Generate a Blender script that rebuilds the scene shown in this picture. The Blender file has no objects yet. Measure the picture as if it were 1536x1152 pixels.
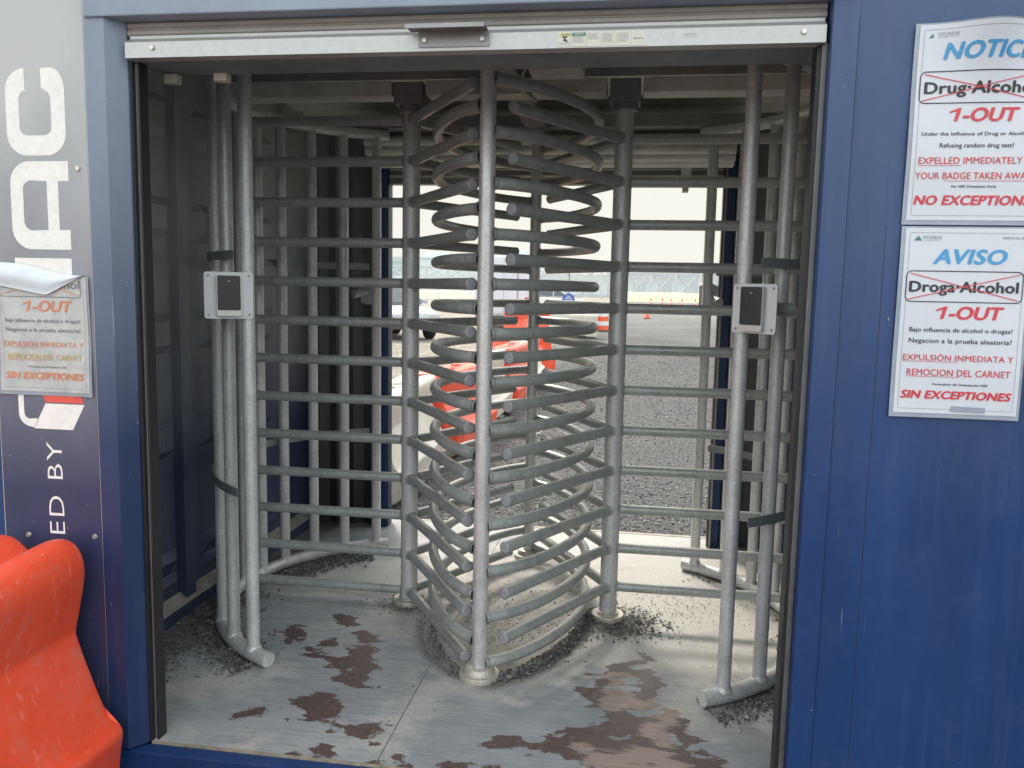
import bpy, bmesh, math, random
from math import sin, cos, pi, radians, sqrt, atan2
from mathutils import Vector, Matrix, noise
random.seed(11)
scn = bpy.context.scene
COL = scn.collection

# ------------------------------------------------------------------ helpers
def S2L(r, g, b):
    f = lambda c: (c/255/12.92) if c/255 <= .04045 else ((c/255+.055)/1.055)**2.4
    return (f(r), f(g), f(b), 1)

class NT:
    def __init__(s, m):
        s.nt = m.node_tree; s.n = s.nt.nodes; s.l = s.nt.links
    def node(s, t, **k):
        o = s.n.new(t)
        for a, v in k.items(): setattr(o, a, v)
        return o
    def link(s, a, b): s.l.new(a, b)
    def coord(s, scale=(1, 1, 1), rot=(0, 0, 0)):
        tc = s.node('ShaderNodeTexCoord'); mp = s.node('ShaderNodeMapping')
        mp.inputs['Scale'].default_value = scale; mp.inputs['Rotation'].default_value = rot
        if getattr(s, 'rnd', False):
            oi = s.node('ShaderNodeObjectInfo'); ml = s.node('ShaderNodeMath', operation='MULTIPLY'); ml.inputs[1].default_value = 37.; s.link(oi.outputs['Random'], ml.inputs[0])
            ad = s.node('ShaderNodeVectorMath', operation='ADD'); s.link(tc.outputs['Object'], ad.inputs[0]); s.link(ml.outputs[0], ad.inputs[1]); s.link(ad.outputs[0], mp.inputs['Vector']); return mp.outputs['Vector']
        s.link(tc.outputs['Object'], mp.inputs['Vector']); return mp.outputs['Vector']
    def noise(s, vec, scale, detail=4, rough=.6, dist=0):
        n = s.node('ShaderNodeTexNoise'); n.inputs['Scale'].default_value = scale
        n.inputs['Detail'].default_value = detail; n.inputs['Roughness'].default_value = rough
        n.inputs['Distortion'].default_value = dist
        s.link(vec, n.inputs['Vector']); return n.outputs['Fac']
    def voro(s, vec, scale, out='Distance', feature='F1'):
        n = s.node('ShaderNodeTexVoronoi', feature=feature); n.inputs['Scale'].default_value = scale
        s.link(vec, n.inputs['Vector']); return n.outputs[out]
    def ramp(s, fac, stops):
        r = s.node('ShaderNodeValToRGB'); e = r.color_ramp.elements
        while len(e) < len(stops): e.new(.5)
        for i, (p, c) in enumerate(stops):
            e[i].position = p; e[i].color = c if len(c) == 4 else (*c, 1)
        s.link(fac, r.inputs['Fac']); return r.outputs['Color']
    def g(s, v): return (v, v, v, 1)
    def mix(s, fac, a, b, mode='MIX'):
        m = s.node('ShaderNodeMix', data_type='RGBA', blend_type=mode)
        for i, v in ((0, fac), (6, a), (7, b)):
            if isinstance(v, (int, float)): m.inputs[i].default_value = v
            elif isinstance(v, tuple): m.inputs[i].default_value = v if len(v) == 4 else (*v, 1)
            else: s.link(v, m.inputs[i])
        return m.outputs[2]
    def math(s, op, a, b=0.):
        m = s.node('ShaderNodeMath', operation=op)
        for i, v in ((0, a), (1, b)):
            if isinstance(v, (int, float)): m.inputs[i].default_value = v
            else: s.link(v, m.inputs[i])
        return m.outputs[0]

def mat(name, base=(.5, .5, .5), rough=.6, metal=0., spec=.5):
    m = bpy.data.materials.new(name); m.use_nodes = True
    t = NT(m); b = t.n['Principled BSDF']
    b.inputs['Base Color'].default_value = (*base[:3], 1); b.inputs['Roughness'].default_value = rough
    b.inputs['Metallic'].default_value = metal; b.inputs['Specular IOR Level'].default_value = spec
    m['t'] = 1
    return m, t, b

def bump(t, b, h, strength=.3, dist=.01):
    n = t.node('ShaderNodeBump'); n.inputs['Strength'].default_value = strength; n.inputs['Distance'].default_value = dist
    t.link(h, n.inputs['Height']); t.link(n.outputs['Normal'], b.inputs['Normal'])

def varmat(name, base, rough=.6, metal=0., var=.25, scale=6, spec=.5, dust=None, bumpk=.0, speck=None, streak=False):
    """paint / plastic / metal with patchy tone, optional dust tone and fine bump"""
    m, t, b = mat(name, base, rough, metal, spec)
    v = t.coord((1, 1, .15) if streak else (1, 1, 1))
    n1 = t.noise(v, scale, 6, .65)
    lo = tuple(c*(1-var) for c in base[:3]); hi = tuple(min(1, c*(1+var)) for c in base[:3])
    c = t.ramp(n1, [(.3, lo), (.7, hi)])
    if dust:
        n2 = t.noise(t.coord(), scale*2.7, 8, .7)
        f = t.ramp(n2, [(dust[1], (0, 0, 0)), (dust[2], t.g(dust[3]))])
        c = t.mix(f, c, dust[0])
    if speck:
        n3 = t.noise(t.coord(), speck[0], 2, .5)
        f = t.ramp(n3, [(speck[1], (0, 0, 0)), (speck[1]+.02, (1, 1, 1))])
        c = t.mix(f, c, speck[2])
    t.link(c, b.inputs['Base Color'])
    r = t.ramp(n1, [(.2, t.g(max(.05, rough-.12))), (.8, t.g(min(1, rough+.12)))]); t.link(r, b.inputs['Roughness'])
    if bumpk: bump(t, b, t.noise(t.coord(), scale*8, 5, .6), bumpk, .004)
    return m

def obj(name, me, m=None, parent=None, loc=None, smooth=False):
    o = bpy.data.objects.new(name, me); COL.objects.link(o)
    if m is not None:
        for x in (m if isinstance(m, (list, tuple)) else [m]): me.materials.append(x)
    if parent: o.parent = parent
    if loc: o.location = loc
    if smooth:
        for p in me.polygons: p.use_smooth = True
    return o

def tag(o, label=None, cat=None, group=None, kind=None):
    if label: o['label'] = label
    if cat: o['category'] = cat
    if group: o['group'] = group
    if kind: o['kind'] = kind
    return o

def thing(name, label, cat, loc=(0, 0, 0), rz=0, group=None):
    o = bpy.data.objects.new(name, None); COL.objects.link(o); o.location = loc; o.rotation_euler = (0, 0, rz)
    o.empty_display_size = .1
    return tag(o, label, cat, group)

def copy_tree(o, parent=None):
    c = o.copy(); COL.objects.link(c); c.parent = parent
    for ch in list(o.children): copy_tree(ch, c)
    return c

class MB:
    """collects shapes into one mesh"""
    def __init__(s): s.v = []; s.f = []; s.sm = []; s.mi = []
    def add(s, vs, fs, smooth=False, mi=0):
        o = len(s.v); s.v += [tuple(v) for v in vs]
        for f in fs: s.f.append(tuple(i+o for i in f)); s.sm.append(smooth); s.mi.append(mi)
        return s
    def box(s, x0, x1, y0, y1, z0, z1, bev=0., mi=0, M=None):
        if bev <= 0:
            vs = [(x, y, z) for x in (x0, x1) for y in (y0, y1) for z in (z0, z1)]
            fs = [(0, 1, 3, 2), (4, 6, 7, 5), (0, 4, 5, 1), (2, 3, 7, 6), (0, 2, 6, 4), (1, 5, 7, 3)]
        else:
            bm = bmesh.new()
            vv = [bm.verts.new((x, y, z)) for x in (x0, x1) for y in (y0, y1) for z in (z0, z1)]
            for f in [(0, 1, 3, 2), (4, 6, 7, 5), (0, 4, 5, 1), (2, 3, 7, 6), (0, 2, 6, 4), (1, 5, 7, 3)]: bm.faces.new([vv[i] for i in f])
            bmesh.ops.recalc_face_normals(bm, faces=bm.faces)
            bmesh.ops.bevel(bm, geom=list(bm.edges), offset=bev, segments=2, affect='EDGES', profile=.6)
            bm.verts.ensure_lookup_table(); bm.verts.index_update()
            vs = [v.co.copy() for v in bm.verts]; fs = [tuple(v.index for v in f.verts) for f in bm.faces]; bm.free()
        if M is not None: vs = [M @ Vector(v) for v in vs]
        return s.add(vs, fs, False, mi)
    def tube(s, pts, r, n=14, cap=True, mi=0, closed=False):
        pts = [Vector(p) for p in pts]; k = len(pts)
        rs = r if isinstance(r, (list, tuple)) else [r]*k
        vs = []; fs = []; up = None
        for i, p in enumerate(pts):
            if closed: d = (pts[(i+1) % k]-pts[i-1])
            else: d = (pts[min(i+1, k-1)]-pts[max(i-1, 0)])
            d.normalize()
            if up is None:
                up = Vector((0, 0, 1)) if abs(d.z) < .9 else Vector((0, 1, 0))
            a = d.cross(up).normalized(); b = a.cross(d).normalized(); up = b
            for j in range(n):
                t = 2*pi*j/n; vs.append(p+(a*cos(t)+b*sin(t))*rs[i])
        for i in range(k if closed else k-1):
            for j in range(n):
                i2 = (i+1) % k
                fs.append((i*n+j, i2*n+j, i2*n+(j+1) % n, i*n+(j+1) % n))
        s.add(vs, fs, True, mi)
        if cap and not closed:
            for i, rev in ((0, 1), (k-1, 0)):
                ring = vs[i*n:(i+1)*n]; idx = tuple(range(n)); s.add(ring, [idx[::-1] if not rev else idx], False, mi)
        return s
    def rod(s, p0, p1, r, n=14, mi=0, dome=0.):
        p0 = Vector(p0); p1 = Vector(p1)
        if dome:
            d = (p1-p0).normalized()
            return s.tube([p0, p1-d*dome, p1-d*dome*.35, p1], [r, r, r*.93, r*.72], n, mi=mi)
        return s.tube([p0, p1], r, n, mi=mi)
    def lathe(s, prof, c=(0, 0, 0), n=28, mi=0, smooth=True):
        vs = []; fs = []; k = len(prof)
        for r, z in prof:
            for j in range(n):
                t = 2*pi*j/n; vs.append((c[0]+r*cos(t), c[1]+r*sin(t), c[2]+z))
        for i in range(k-1):
            for j in range(n): fs.append((i*n+j, i*n+(j+1) % n, (i+1)*n+(j+1) % n, (i+1)*n+j))
        s.add(vs, fs, smooth, mi)
        s.add(vs[:n], [tuple(range(n))[::-1]], False, mi); s.add(vs[-n:], [tuple(range(n))], False, mi)
        return s
    def extr(s, poly, axis, a0, a1, mi=0):
        """extrude closed 2D polygon along axis"""
        def P(u, w, a): return {'x': (a, u, w), 'y': (u, a, w), 'z': (u, w, a)}[axis]
        n = len(poly); vs = [P(u, w, a0) for u, w in poly]+[P(u, w, a1) for u, w in poly]
        fs = [tuple(range(n))[::-1], tuple(range(n, 2*n))]+[(i, (i+1) % n, n+(i+1) % n, n+i) for i in range(n)]
        return s.add(vs, fs, False, mi)
    def mesh(s, name):
        me = bpy.data.meshes.new(name); me.from_pydata(s.v, [], s.f)
        for p, sm, mi in zip(me.polygons, s.sm, s.mi): p.use_smooth = sm; p.material_index = mi
        bm = bmesh.new(); bm.from_mesh(me); bmesh.ops.recalc_face_normals(bm, faces=bm.faces); bm.to_mesh(me); bm.free()
        return me
    def build(s, name, m, parent=None, loc=None): return obj(name, s.mesh(name), m, parent, loc)

# ------------------------------------------------------------------ materials
def galv(name, base=(.66, .67, .665), rough=.46, metal=.35, dusty=.25, dark=0.):
    m, t, b = mat(name, base, rough, metal); t.rnd = True
    v = t.coord(); n1 = t.noise(v, 6, 8, .7); vo = t.voro(v, 130, 'Color')
    sp = t.ramp(vo, [(0, t.g(.80)), (1, t.g(1.1))])
    c = t.ramp(n1, [(.28, tuple(x*.80 for x in base)), (.5, base), (.75, tuple(min(1, x*1.12) for x in base))])
    c = t.mix(.8, c, t.mix(1., c, sp, 'MULTIPLY'))
    n2 = t.noise(t.coord(), 22, 8, .75)
    f = t.ramp(n2, [(.5, (0, 0, 0)), (.72, t.g(dusty))]); c = t.mix(f, c, (.42, .39, .32, 1))
    n4 = t.noise(t.coord(), 60, 3, .5)
    f2 = t.ramp(n4, [(.70, (0, 0, 0)), (.74, t.g(.4))]); c = t.mix(f2, c, (.14, .14, .14, 1))
    n5 = t.noise(t.coord((14, 14, .9)), 3, 5, .65); c = t.mix(1., c, t.ramp(n5, [(.3, t.g(.84)), (.55, t.g(1.)), (.75, (1.12, 1.08, 1.0))]), 'MULTIPLY')
    t.link(c, b.inputs['Base Color'])
    t.link(t.ramp(n1, [(.3, t.g(rough-.12)), (.7, t.g(rough+.14))]), b.inputs['Roughness'])
    t.link(t.ramp(n2, [(.4, t.g(metal)), (.7, t.g(metal*.45))]), b.inputs['Metallic'])
    bump(t, b, t.noise(t.coord(), 160, 4, .6), .10, .002)
    return m
M = {}
M['galv'] = galv('galvanised_tube')
M['galv_arm'] = galv('galvanised_arm', (.42, .44, .43), .40, .30, .2)
M['galv_post'] = galv('galvanised_post', (.72, .71, .70), .38, .5, .2)
M['cap'] = varmat('plastic_end_cap', (.30, .305, .325), .55, var=.1)
M['steel'] = varmat('bright_steel_flange', (.55, .53, .47), .48, .45, .2, 22, dust=((.36, .33, .27, 1), .45, .7, .7))
M['strap'] = varmat('strap_steel', (.26, .285, .28), .5, .3, .2)
M['rail'] = varmat('spangled_rail', (.50, .50, .49), .42, .5, .12, 40, dust=((.48, .46, .42, 1), .5, .8, .5), bumpk=.15)
M['rail_shade'] = varmat('door_curtain', (.34, .31, .285), .6, .1, .15, 9)
M['lintel'] = varmat('lintel_dark_steel', (.21, .23, .25), .55, .3, .3, 8, dust=((.30, .29, .26, 1), .55, .8, .5), bumpk=.1)
M['beam'] = varmat('frame_beam_paint', (.62, .61, .57), .6, .2, .2, 9)
M['beam_dark'] = varmat('frame_beam_dark', (.27, .27, .265), .6, .2, .25, 6)
M['roof'] = varmat('roof_panel', (.72, .71, .65), .6, .1, .2, 5)
M['black'] = varmat('black_rubber', (.018, .018, .02), .5, var=.3)
M['alu'] = varmat('aluminium_guide', (.30, .30, .30), .4, .4, .15, 14)
M['alu_dull'] = varmat('dull_guide', (.15, .15, .15), .45, .3, .2, 14)
M['white_plate'] = varmat('reader_plate', (.66, .67, .68), .45, .1, .06, 20)
M['reader_black'] = varmat('reader_face', (.022, .024, .028), .28, 0, .2)
M['reader_silver'] = varmat('reader_trim', (.62, .60, .58), .38, .35, .06)
M['trim_line'] = varmat('panel_edge', (.55, .52, .45), .5, .3, .2)
M['dark'] = varmat('dark_plastic', (.03, .03, .033), .5)
M['screw'] = varmat('screw_head', (.65, .62, .55), .35, .7, .2)

def blue_paint(name, base, veil_dust_c, z0=None, z1=None, amt=0., gloss=.38, scr=1., streak=.3):
    m, t, b = mat(name, base, gloss)
    v = t.coord((1, 1, .12)); n1 = t.noise(v, 7, 6, .6)
    c = t.ramp(n1, [(.3, tuple(x*.86 for x in base)), (.7, tuple(min(1, x*1.14) for x in base))])
    # pale glare veil painted into the colour, stronger higher up on the wall
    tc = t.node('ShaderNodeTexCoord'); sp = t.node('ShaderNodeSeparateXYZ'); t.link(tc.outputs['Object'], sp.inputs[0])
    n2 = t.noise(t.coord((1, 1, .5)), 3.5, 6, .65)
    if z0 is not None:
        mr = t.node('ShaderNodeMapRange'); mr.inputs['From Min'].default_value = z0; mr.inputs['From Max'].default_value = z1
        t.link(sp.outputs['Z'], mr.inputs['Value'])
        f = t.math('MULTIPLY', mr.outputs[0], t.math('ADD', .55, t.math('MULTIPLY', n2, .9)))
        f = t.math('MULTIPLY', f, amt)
        c = t.mix(f, c, veil_dust_c)
    # scratches and chips
    n3 = t.noise(t.coord((60, 60, 2.2), (0, .35, 0)), 1.4, 3, .5)
    n3b = t.noise(t.coord(), 5, 2, .5)
    f3 = t.math('MULTIPLY', t.ramp(n3, [(.70, (0, 0, 0)), (.74, (1, 1, 1))]), t.ramp(n3b, [(.52, (0, 0, 0)), (.62, t.g(.35*scr))]))
    c = t.mix(f3, c, (.45, .47, .50, 1))
    n4 = t.noise(t.coord((1, 1, .6)), 95, 2, .5)
    c = t.mix(t.ramp(n4, [(.77, (0, 0, 0)), (.79, t.g(.7*scr))]), c, (.5, .5, .5, 1))
    # long faint run marks and grime
    n6 = t.noise(t.coord((34, 34, .5)), 1.2, 4, .6); n7 = t.noise(t.coord((1, 1, .7)), 2.3, 3, .5)
    f6 = t.math('MULTIPLY', t.ramp(n6, [(.50, (0, 0, 0)), (.72, (1, 1, 1))]), t.ramp(n7, [(.45, (0, 0, 0)), (.7, t.g(.07))]))
    c = t.mix(f6, c, (.34, .36, .38, 1))
    n8 = t.noise(t.coord((8, 8, 8)), 1.3, 8, .8); c = t.mix(t.ramp(n8, [(.52, (0, 0, 0)), (.8, t.g(.07))]), c, (.30, .31, .32, 1))
    t.link(c, b.inputs['Base Color'])
    t.link(t.ramp(n2, [(.3, t.g(gloss-.06)), (.7, t.g(gloss+.15))]), b.inputs['Roughness'])
    bump(t, b, t.noise(t.coord((1, 1, .45)), 5, 4, .55), .22, .02)
    return m
M['blue'] = blue_paint('blue_container_paint', (.0090, .040, .145), (.12, .17, .27, 1), 1.0, 2.5, .42)
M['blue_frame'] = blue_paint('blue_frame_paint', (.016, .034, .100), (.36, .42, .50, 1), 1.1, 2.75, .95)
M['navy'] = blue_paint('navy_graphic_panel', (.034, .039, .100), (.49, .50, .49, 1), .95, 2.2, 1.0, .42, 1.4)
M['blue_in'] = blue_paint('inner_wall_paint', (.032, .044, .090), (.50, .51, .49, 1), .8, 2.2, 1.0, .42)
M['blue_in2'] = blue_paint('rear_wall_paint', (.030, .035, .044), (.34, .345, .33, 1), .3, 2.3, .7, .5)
M['vinyl_white'] = varmat('white_vinyl', (.86, .84, .80), .5, var=.06, scale=30, dust=((.66, .65, .62, 1), .45, .75, .6))
M['vinyl_red'] = varmat('red_vinyl', (.72, .10, .07), .5, var=.08)
M['paper'] = varmat('laminated_paper', (.67, .69, .735), .28, var=.03, scale=5, dust=((.62, .63, .64, 1), .6, .85, .5))
M['film'] = varmat('laminate_film', (.34, .38, .44), .2, var=.2, scale=9)
M['old_paper'] = varmat('weathered_paper', (.52, .53, .51), .35, var=.14, scale=9, dust=((.34, .37, .40, 1), .45, .7, .7))
M['old_film'] = varmat('weathered_film', (.30, .33, .37), .25, var=.2, scale=9)
M['ink_black'] = varmat('ink_black', (.035, .035, .038), .35)
M['ink_red'] = varmat('ink_red', (.66, .055, .075), .35, var=.06)
M['ink_blue'] = varmat('ink_blue', (.075, .33, .62), .35, var=.06)
M['ink_grey'] = varmat('ink_grey', (.32, .34, .38), .35)
M['ink_green'] = varmat('ink_green', (.10, .22, .19), .35)
M['fade_red'] = varmat('faded_red', (.62, .24, .13), .4, var=.2, scale=20)
M['fade_yel'] = varmat('faded_yellow', (.55, .40, .14), .4, var=.2, scale=20)
M['fade_grey'] = varmat('faded_grey', (.20, .20, .21), .4, var=.2)
M['fade_blue'] = varmat('faded_blue', (.55, .63, .75), .4)
M['sticker'] = varmat('sticker_cream', (.66, .64, .56), .45, var=.05)
M['sticker_yellow'] = varmat('sticker_yellow', (.70, .66, .30), .45)
M['sticker_teal'] = varmat('sticker_teal', (.10, .28, .24), .45)

def plastic(name, base, scuff):
    m, t, b = mat(name, base, .42)
    n1 = t.noise(t.coord(), 4, 6, .6)
    c = t.ramp(n1, [(.3, tuple(x*.88 for x in base)), (.75, tuple(min(1, x*1.08) for x in base))])
    n3 = t.noise(t.coord((22, 22, 3), (.5, .3, 0)), 2, 5, .6)
    c = t.mix(t.ramp(n3, [(.60, (0, 0, 0)), (.72, t.g(.35))]), c, scuff)
    n4 = t.noise(t.coord(), 14, 8, .8)
    c = t.mix(t.ramp(n4, [(.52, (0, 0, 0)), (.75, t.g(.45))]), c, tuple(x*.5 for x in scuff[:3])+(1,))
    n5 = t.noise(t.coord((1, 1, 1)), 2.2, 5, .6); c = t.mix(t.ramp(n5, [(.48, (0, 0, 0)), (.7, t.g(.22))]), c, scuff)
    t.link(c, b.inputs['Base Color']); t.link(t.ramp(n1, [(.3, t.g(.26)), (.7, t.g(.42))]), b.inputs['Roughness'])
    b.inputs['Subsurface Weight'].default_value = .08; b.inputs['Subsurface Radius'].default_value = (.03, .01, .01)
    bump(t, b, t.noise(t.coord(), 11, 4, .5), .12, .006)
    return m
M['orange'] = plastic('orange_barrier_plastic', (.90, .095, .038), (.90, .50, .42, 1))
M['cream'] = plastic('cream_barrier_plastic', (.72, .68, .58), (.5, .46, .38, 1))

# ------------------------------------------------------------------ floor of the booth
def floor_material():
    m, t, b = mat('painted_plywood_floor', (.3, .3, .3), .6)
    at = t.node('ShaderNodeAttribute'); at.attribute_name = 'wear'
    sp = t.node('ShaderNodeSeparateColor'); t.link(at.outputs['Color'], sp.inputs[0])
    grain = t.noise(t.coord((5, 230, 1)), 1.0, 7, .75)
    grain2 = t.noise(t.coord((9, 60, 1)), 2.4, 5, .7)
    fine = t.noise(t.coord(), 70, 6, .7)
    big = t.noise(t.coord((1, 1.6, 1)), 2.4, 6, .6)
    base = t.ramp(big, [(.35, (.265, .285, .30)), (.55, (.345, .36, .368)), (.7, (.43, .435, .425))])
    base = t.mix(.85, base, t.ramp(grain, [(.35, t.g(.62)), (.6, t.g(1.15))]), 'MULTIPLY')
    # dry dust film (channel G) and worn through patches (R), bare wood (B)
    dsum = t.math('ADD', sp.outputs['Green'], t.math('MULTIPLY', t.math('SUBTRACT', fine, .5), .55))
    dsum = t.math('ADD', dsum, t.math('MULTIPLY', t.math('SUBTRACT', grain2, .5), .5))
    dust = t.ramp(dsum, [(.30, (0, 0, 0)), (.75, t.g(.9))])
    c = t.mix(dust, base, t.ramp(fine, [(.3, (.40, .40, .375)), (.7, (.56, .55, .50))]))
    w = t.math('ADD', sp.outputs['Red'], t.math('MULTIPLY', t.math('SUBTRACT', grain2, .5), .25))
    w = t.math('ADD', w, t.math('MULTIPLY', t.math('SUBTRACT', fine, .5), .42)); w = t.math('ADD', w, t.math('MULTIPLY', t.math('SUBTRACT', grain, .5), .22))
    brown = t.ramp(t.noise(t.coord(), 55, 4, .7), [(.3, (.060, .036, .033)), (.60, (.105, .066, .060)), (.72, (.27, .235, .22))])
    wf = t.ramp(w, [(.475, (0, 0, 0)), (.50, t.g(.55)), (.53, t.g(.97))])
    c = t.mix(wf, c, brown)
    pk = t.math('ADD', sp.outputs['Blue'], t.math('MULTIPLY', t.math('SUBTRACT', t.noise(t.coord((6, 130, 1)), 1.3, 5, .75), .5), .9))
    pf = t.ramp(pk, [(.48, (0, 0, 0)), (.53, (1, 1, 1))])
    c = t.mix(pf, c, t.ramp(grain, [(.35, (.23, .165, .135)), (.65, (.40, .32, .27))]))
    gm = t.math('ADD', at.outputs['Alpha'], t.math('MULTIPLY', t.math('SUBTRACT', t.noise(t.coord(), 120, 5, .8), .5), 1.5))
    c = t.mix(t.ramp(gm, [(.35, (0, 0, 0)), (.75, t.g(.85))]), c, t.ramp(fine, [(.35, (.07, .069, .064)), (.65, (.19, .18, .155))]))
    # small dark specks
    vs = t.noise(t.coord(), 190, 2, .5)
    c = t.mix(t.ramp(vs, [(.70, (0, 0, 0)), (.73, t.g(.6))]), c, (.05, .05, .052, 1))
    t.link(c, b.inputs['Base Color'])
    t.link(t.mix(wf, t.g(.62), t.g(.42)), b.inputs['Roughness'])
    h = t.math('ADD', t.math('MULTIPLY', grain, .6), t.math('MULTIPLY', fine, .5)); h = t.math('SUBTRACT', h, t.math('MULTIPLY', wf, .35))
    bump(t, b, h, .35, .004)
    return m

BROWN = [  # (points, radius)
 ([(-.67, .221), (-.598, .243), (-.543, .281)], .030), ([(-.555, .31), (-.517, .355), (-.447, .308)], .036), ([(-.543, .27), (-.50, .24), (-.429, .201), (-.355, .186), (-.25, .173)], .019),
 ([(-.50, .27), (-.44, .30)], .045), ([(-.844, .874), (-.76, .778), (-.685, .718), (-.667, .778)], .032), ([(-.531, .869), (-.463, .707), (-.447, .546)], .040),
 ([(-.585, .671), (-.524, .58), (-.409, .511)], .028), ([(-.52, .66), (-.44, .62)], .05), ([(-.688, 1.048), (-.645, .963)], .02), ([(-.45, .008), (-.396, .007)], .022), ([(-.279, .0), (-.106, .005)], .02),
 ([(.0, .01), (.16, .02)], .02), ([(.158, .185), (.233, .192), (.322, .232), (.417, .265)], .036), ([(.30, .20), (.42, .18), (.5, .14)], .03), ([(.417, .277), (.511, .336), (.598, .394)], .062),
 ([(.486, .439), (.424, .544), (.443, .649), (.506, .768), (.60, .88)], .022), ([(.487, .41), (.564, .48)], .04), ([(.62, .76), (.624, .657), (.587, .575)], .038),
 ([(.598, .43), (.675, .40), (.717, .341), (.735, .257), (.725, .10)], .035), ([(.361, .17), (.466, .117), (.566, .10)], .03), ([(.5, .2), (.7, .2)], .09), ([(.50, .36), (.62, .34)], .05), ([(.45, .56), (.56, .50)], .06)]
WOOD = [([(.505, .72), (.512, .6), (.50, .53)], .040), ([(.645, .562), (.677, .475)], .05), ([(.40, .195), (.50, .15), (.614, .206), (.686, .175)], .035), ([(.55, .10), (.70, .08)], .05), ([(.63, .35), (.66, .29)], .03), ([(.56, .56), (.6, .5)], .03)]
DUST = [([(.2, .85), (.45, .95), (.9, .9), (1.05, 1.2)], .22), ([(.75, .45), (.82, .9)], .14), ([(.0, .55), (.3, .70)], .11), ([(-.22, .1), (-.1, .6)], .10), ([(-1.1, .25), (-.8, .5)], .10), ([(-.5, 1.05), (.0, 1.0)], .16),
        ([(.1, 1.4), (1.2, 1.7)], .5), ([(-.9, 1.5), (.0, 1.9)], .28), ([(.9, 2.2), (.3, 2.3)], .4), ([(0, 1.0), (0, 1.6)], .3), ([(-.95, .0), (-.5, .03)], .02)]
def capdist(x, y, caps):
    best = -9
    for pts, r in caps:
        for i in range(len(pts)-1):
            ax, ay = pts[i]; bx, by = pts[i+1]
            if min(ax, bx)-r-.25 > x or max(ax, bx)+r+.25 < x or min(ay, by)-r-.25 > y or max(ay, by)+r+.25 < y: continue
            dx = bx-ax; dy = by-ay; tt = max(0, min(1, ((x-ax)*dx+(y-ay)*dy)/(dx*dx+dy*dy+1e-9)))
            d = sqrt((x-ax-dx*tt)**2+(y-ay-dy*tt)**2)
            best = max(best, (r-d)/.05)
    return best
LX_, YC_ = -.449, 1.262
def build_floor():
    X0, X1, Y0, Y1 = -1.37, 1.37, .006, 2.555
    st = .008; nx = int((X1-X0)/st)+1; ny = int((Y1-Y0)/st)+1
    vs = []; col = []
    for j in range(ny+1):
        y = Y0+(Y1-Y0)*j/ny
        for i in range(nx+1):
            x = X0+(X1-X0)*i/nx
            vs.append((x, y, 0))
            n = noise.fractal(Vector((x*9, y*14, 3.1)), 1., 2., 5)
            n2 = noise.fractal(Vector((x*5+9, y*22, 7.7)), 1., 2., 4)
            n3 = noise.fractal(Vector((x*22, y*60, 1.7)), 1., 2., 3); r = .5+.5*max(-1, min(1, capdist(x, y, BROWN)*.5+.10+n*.75+n2*.30+n3*.25-.05))
            w = .5+.5*max(-1, min(1, capdist(x, y, WOOD)*.6+n2*.6))
            dd = capdist(x, y, DUST); g = max(0, min(1, .42+.13*max(-3, dd)+.40*n+.12*n2))
            if r < .3: w = min(w, .0)
            rl = abs(math.hypot(x-LX_, y-YC_)-.80); rr = abs(math.hypot(x-.449, y-YC_)-.80)
            gr = 0
            if x < -.7 and y < 2.05: gr = max(gr, (1-rl/.13)*min(1, (-.7-x)/.22))
            if x > .75: gr = max(gr, (.85-rr/.11)*min(1, (x-.75)/.2))
            if x < -1.1: gr = max(gr, (-1.1-x)/.16*(1 if y > .3 else .3))
            gr = max(gr, 1.05-math.hypot(x-.50, y-1.22)/.22, .8-math.hypot(x+.45, y-1.22)/.18)
            ex = abs(x)/.36; ey = abs(y-1.31)/.72; ee = sqrt(ex*ex+ey*ey)
            gr = max(gr, .9-abs(ee-1)/.22 if x > 0 else .7-abs(ee-1)/.2, .42 if ee < 1 else 0)
            col.append((r, g, w, max(0, min(1, gr+.25*n))))
    fs = [(j*(nx+1)+i, j*(nx+1)+i+1, (j+1)*(nx+1)+i+1, (j+1)*(nx+1)+i) for j in range(ny) for i in range(nx)]
    me = bpy.data.meshes.new('floor'); me.from_pydata(vs, [], fs)
    ca = me.color_attributes.new('wear', 'FLOAT_COLOR', 'POINT')
    ca.data.foreach_set('color', [c for q in col for c in q])
    o = obj('floor', me, floor_material()); tag(o, 'grey painted plywood floor of the booth with worn brown patches', 'floor', kind='structure')
    # plank seam
    MB().box(-.2025, -.1985, .008, 2.4, -.001, .0012).build('floor_seam', varmat('seam', (.20, .20, .195), .8, var=.45, scale=20), o)
build_floor()

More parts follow.
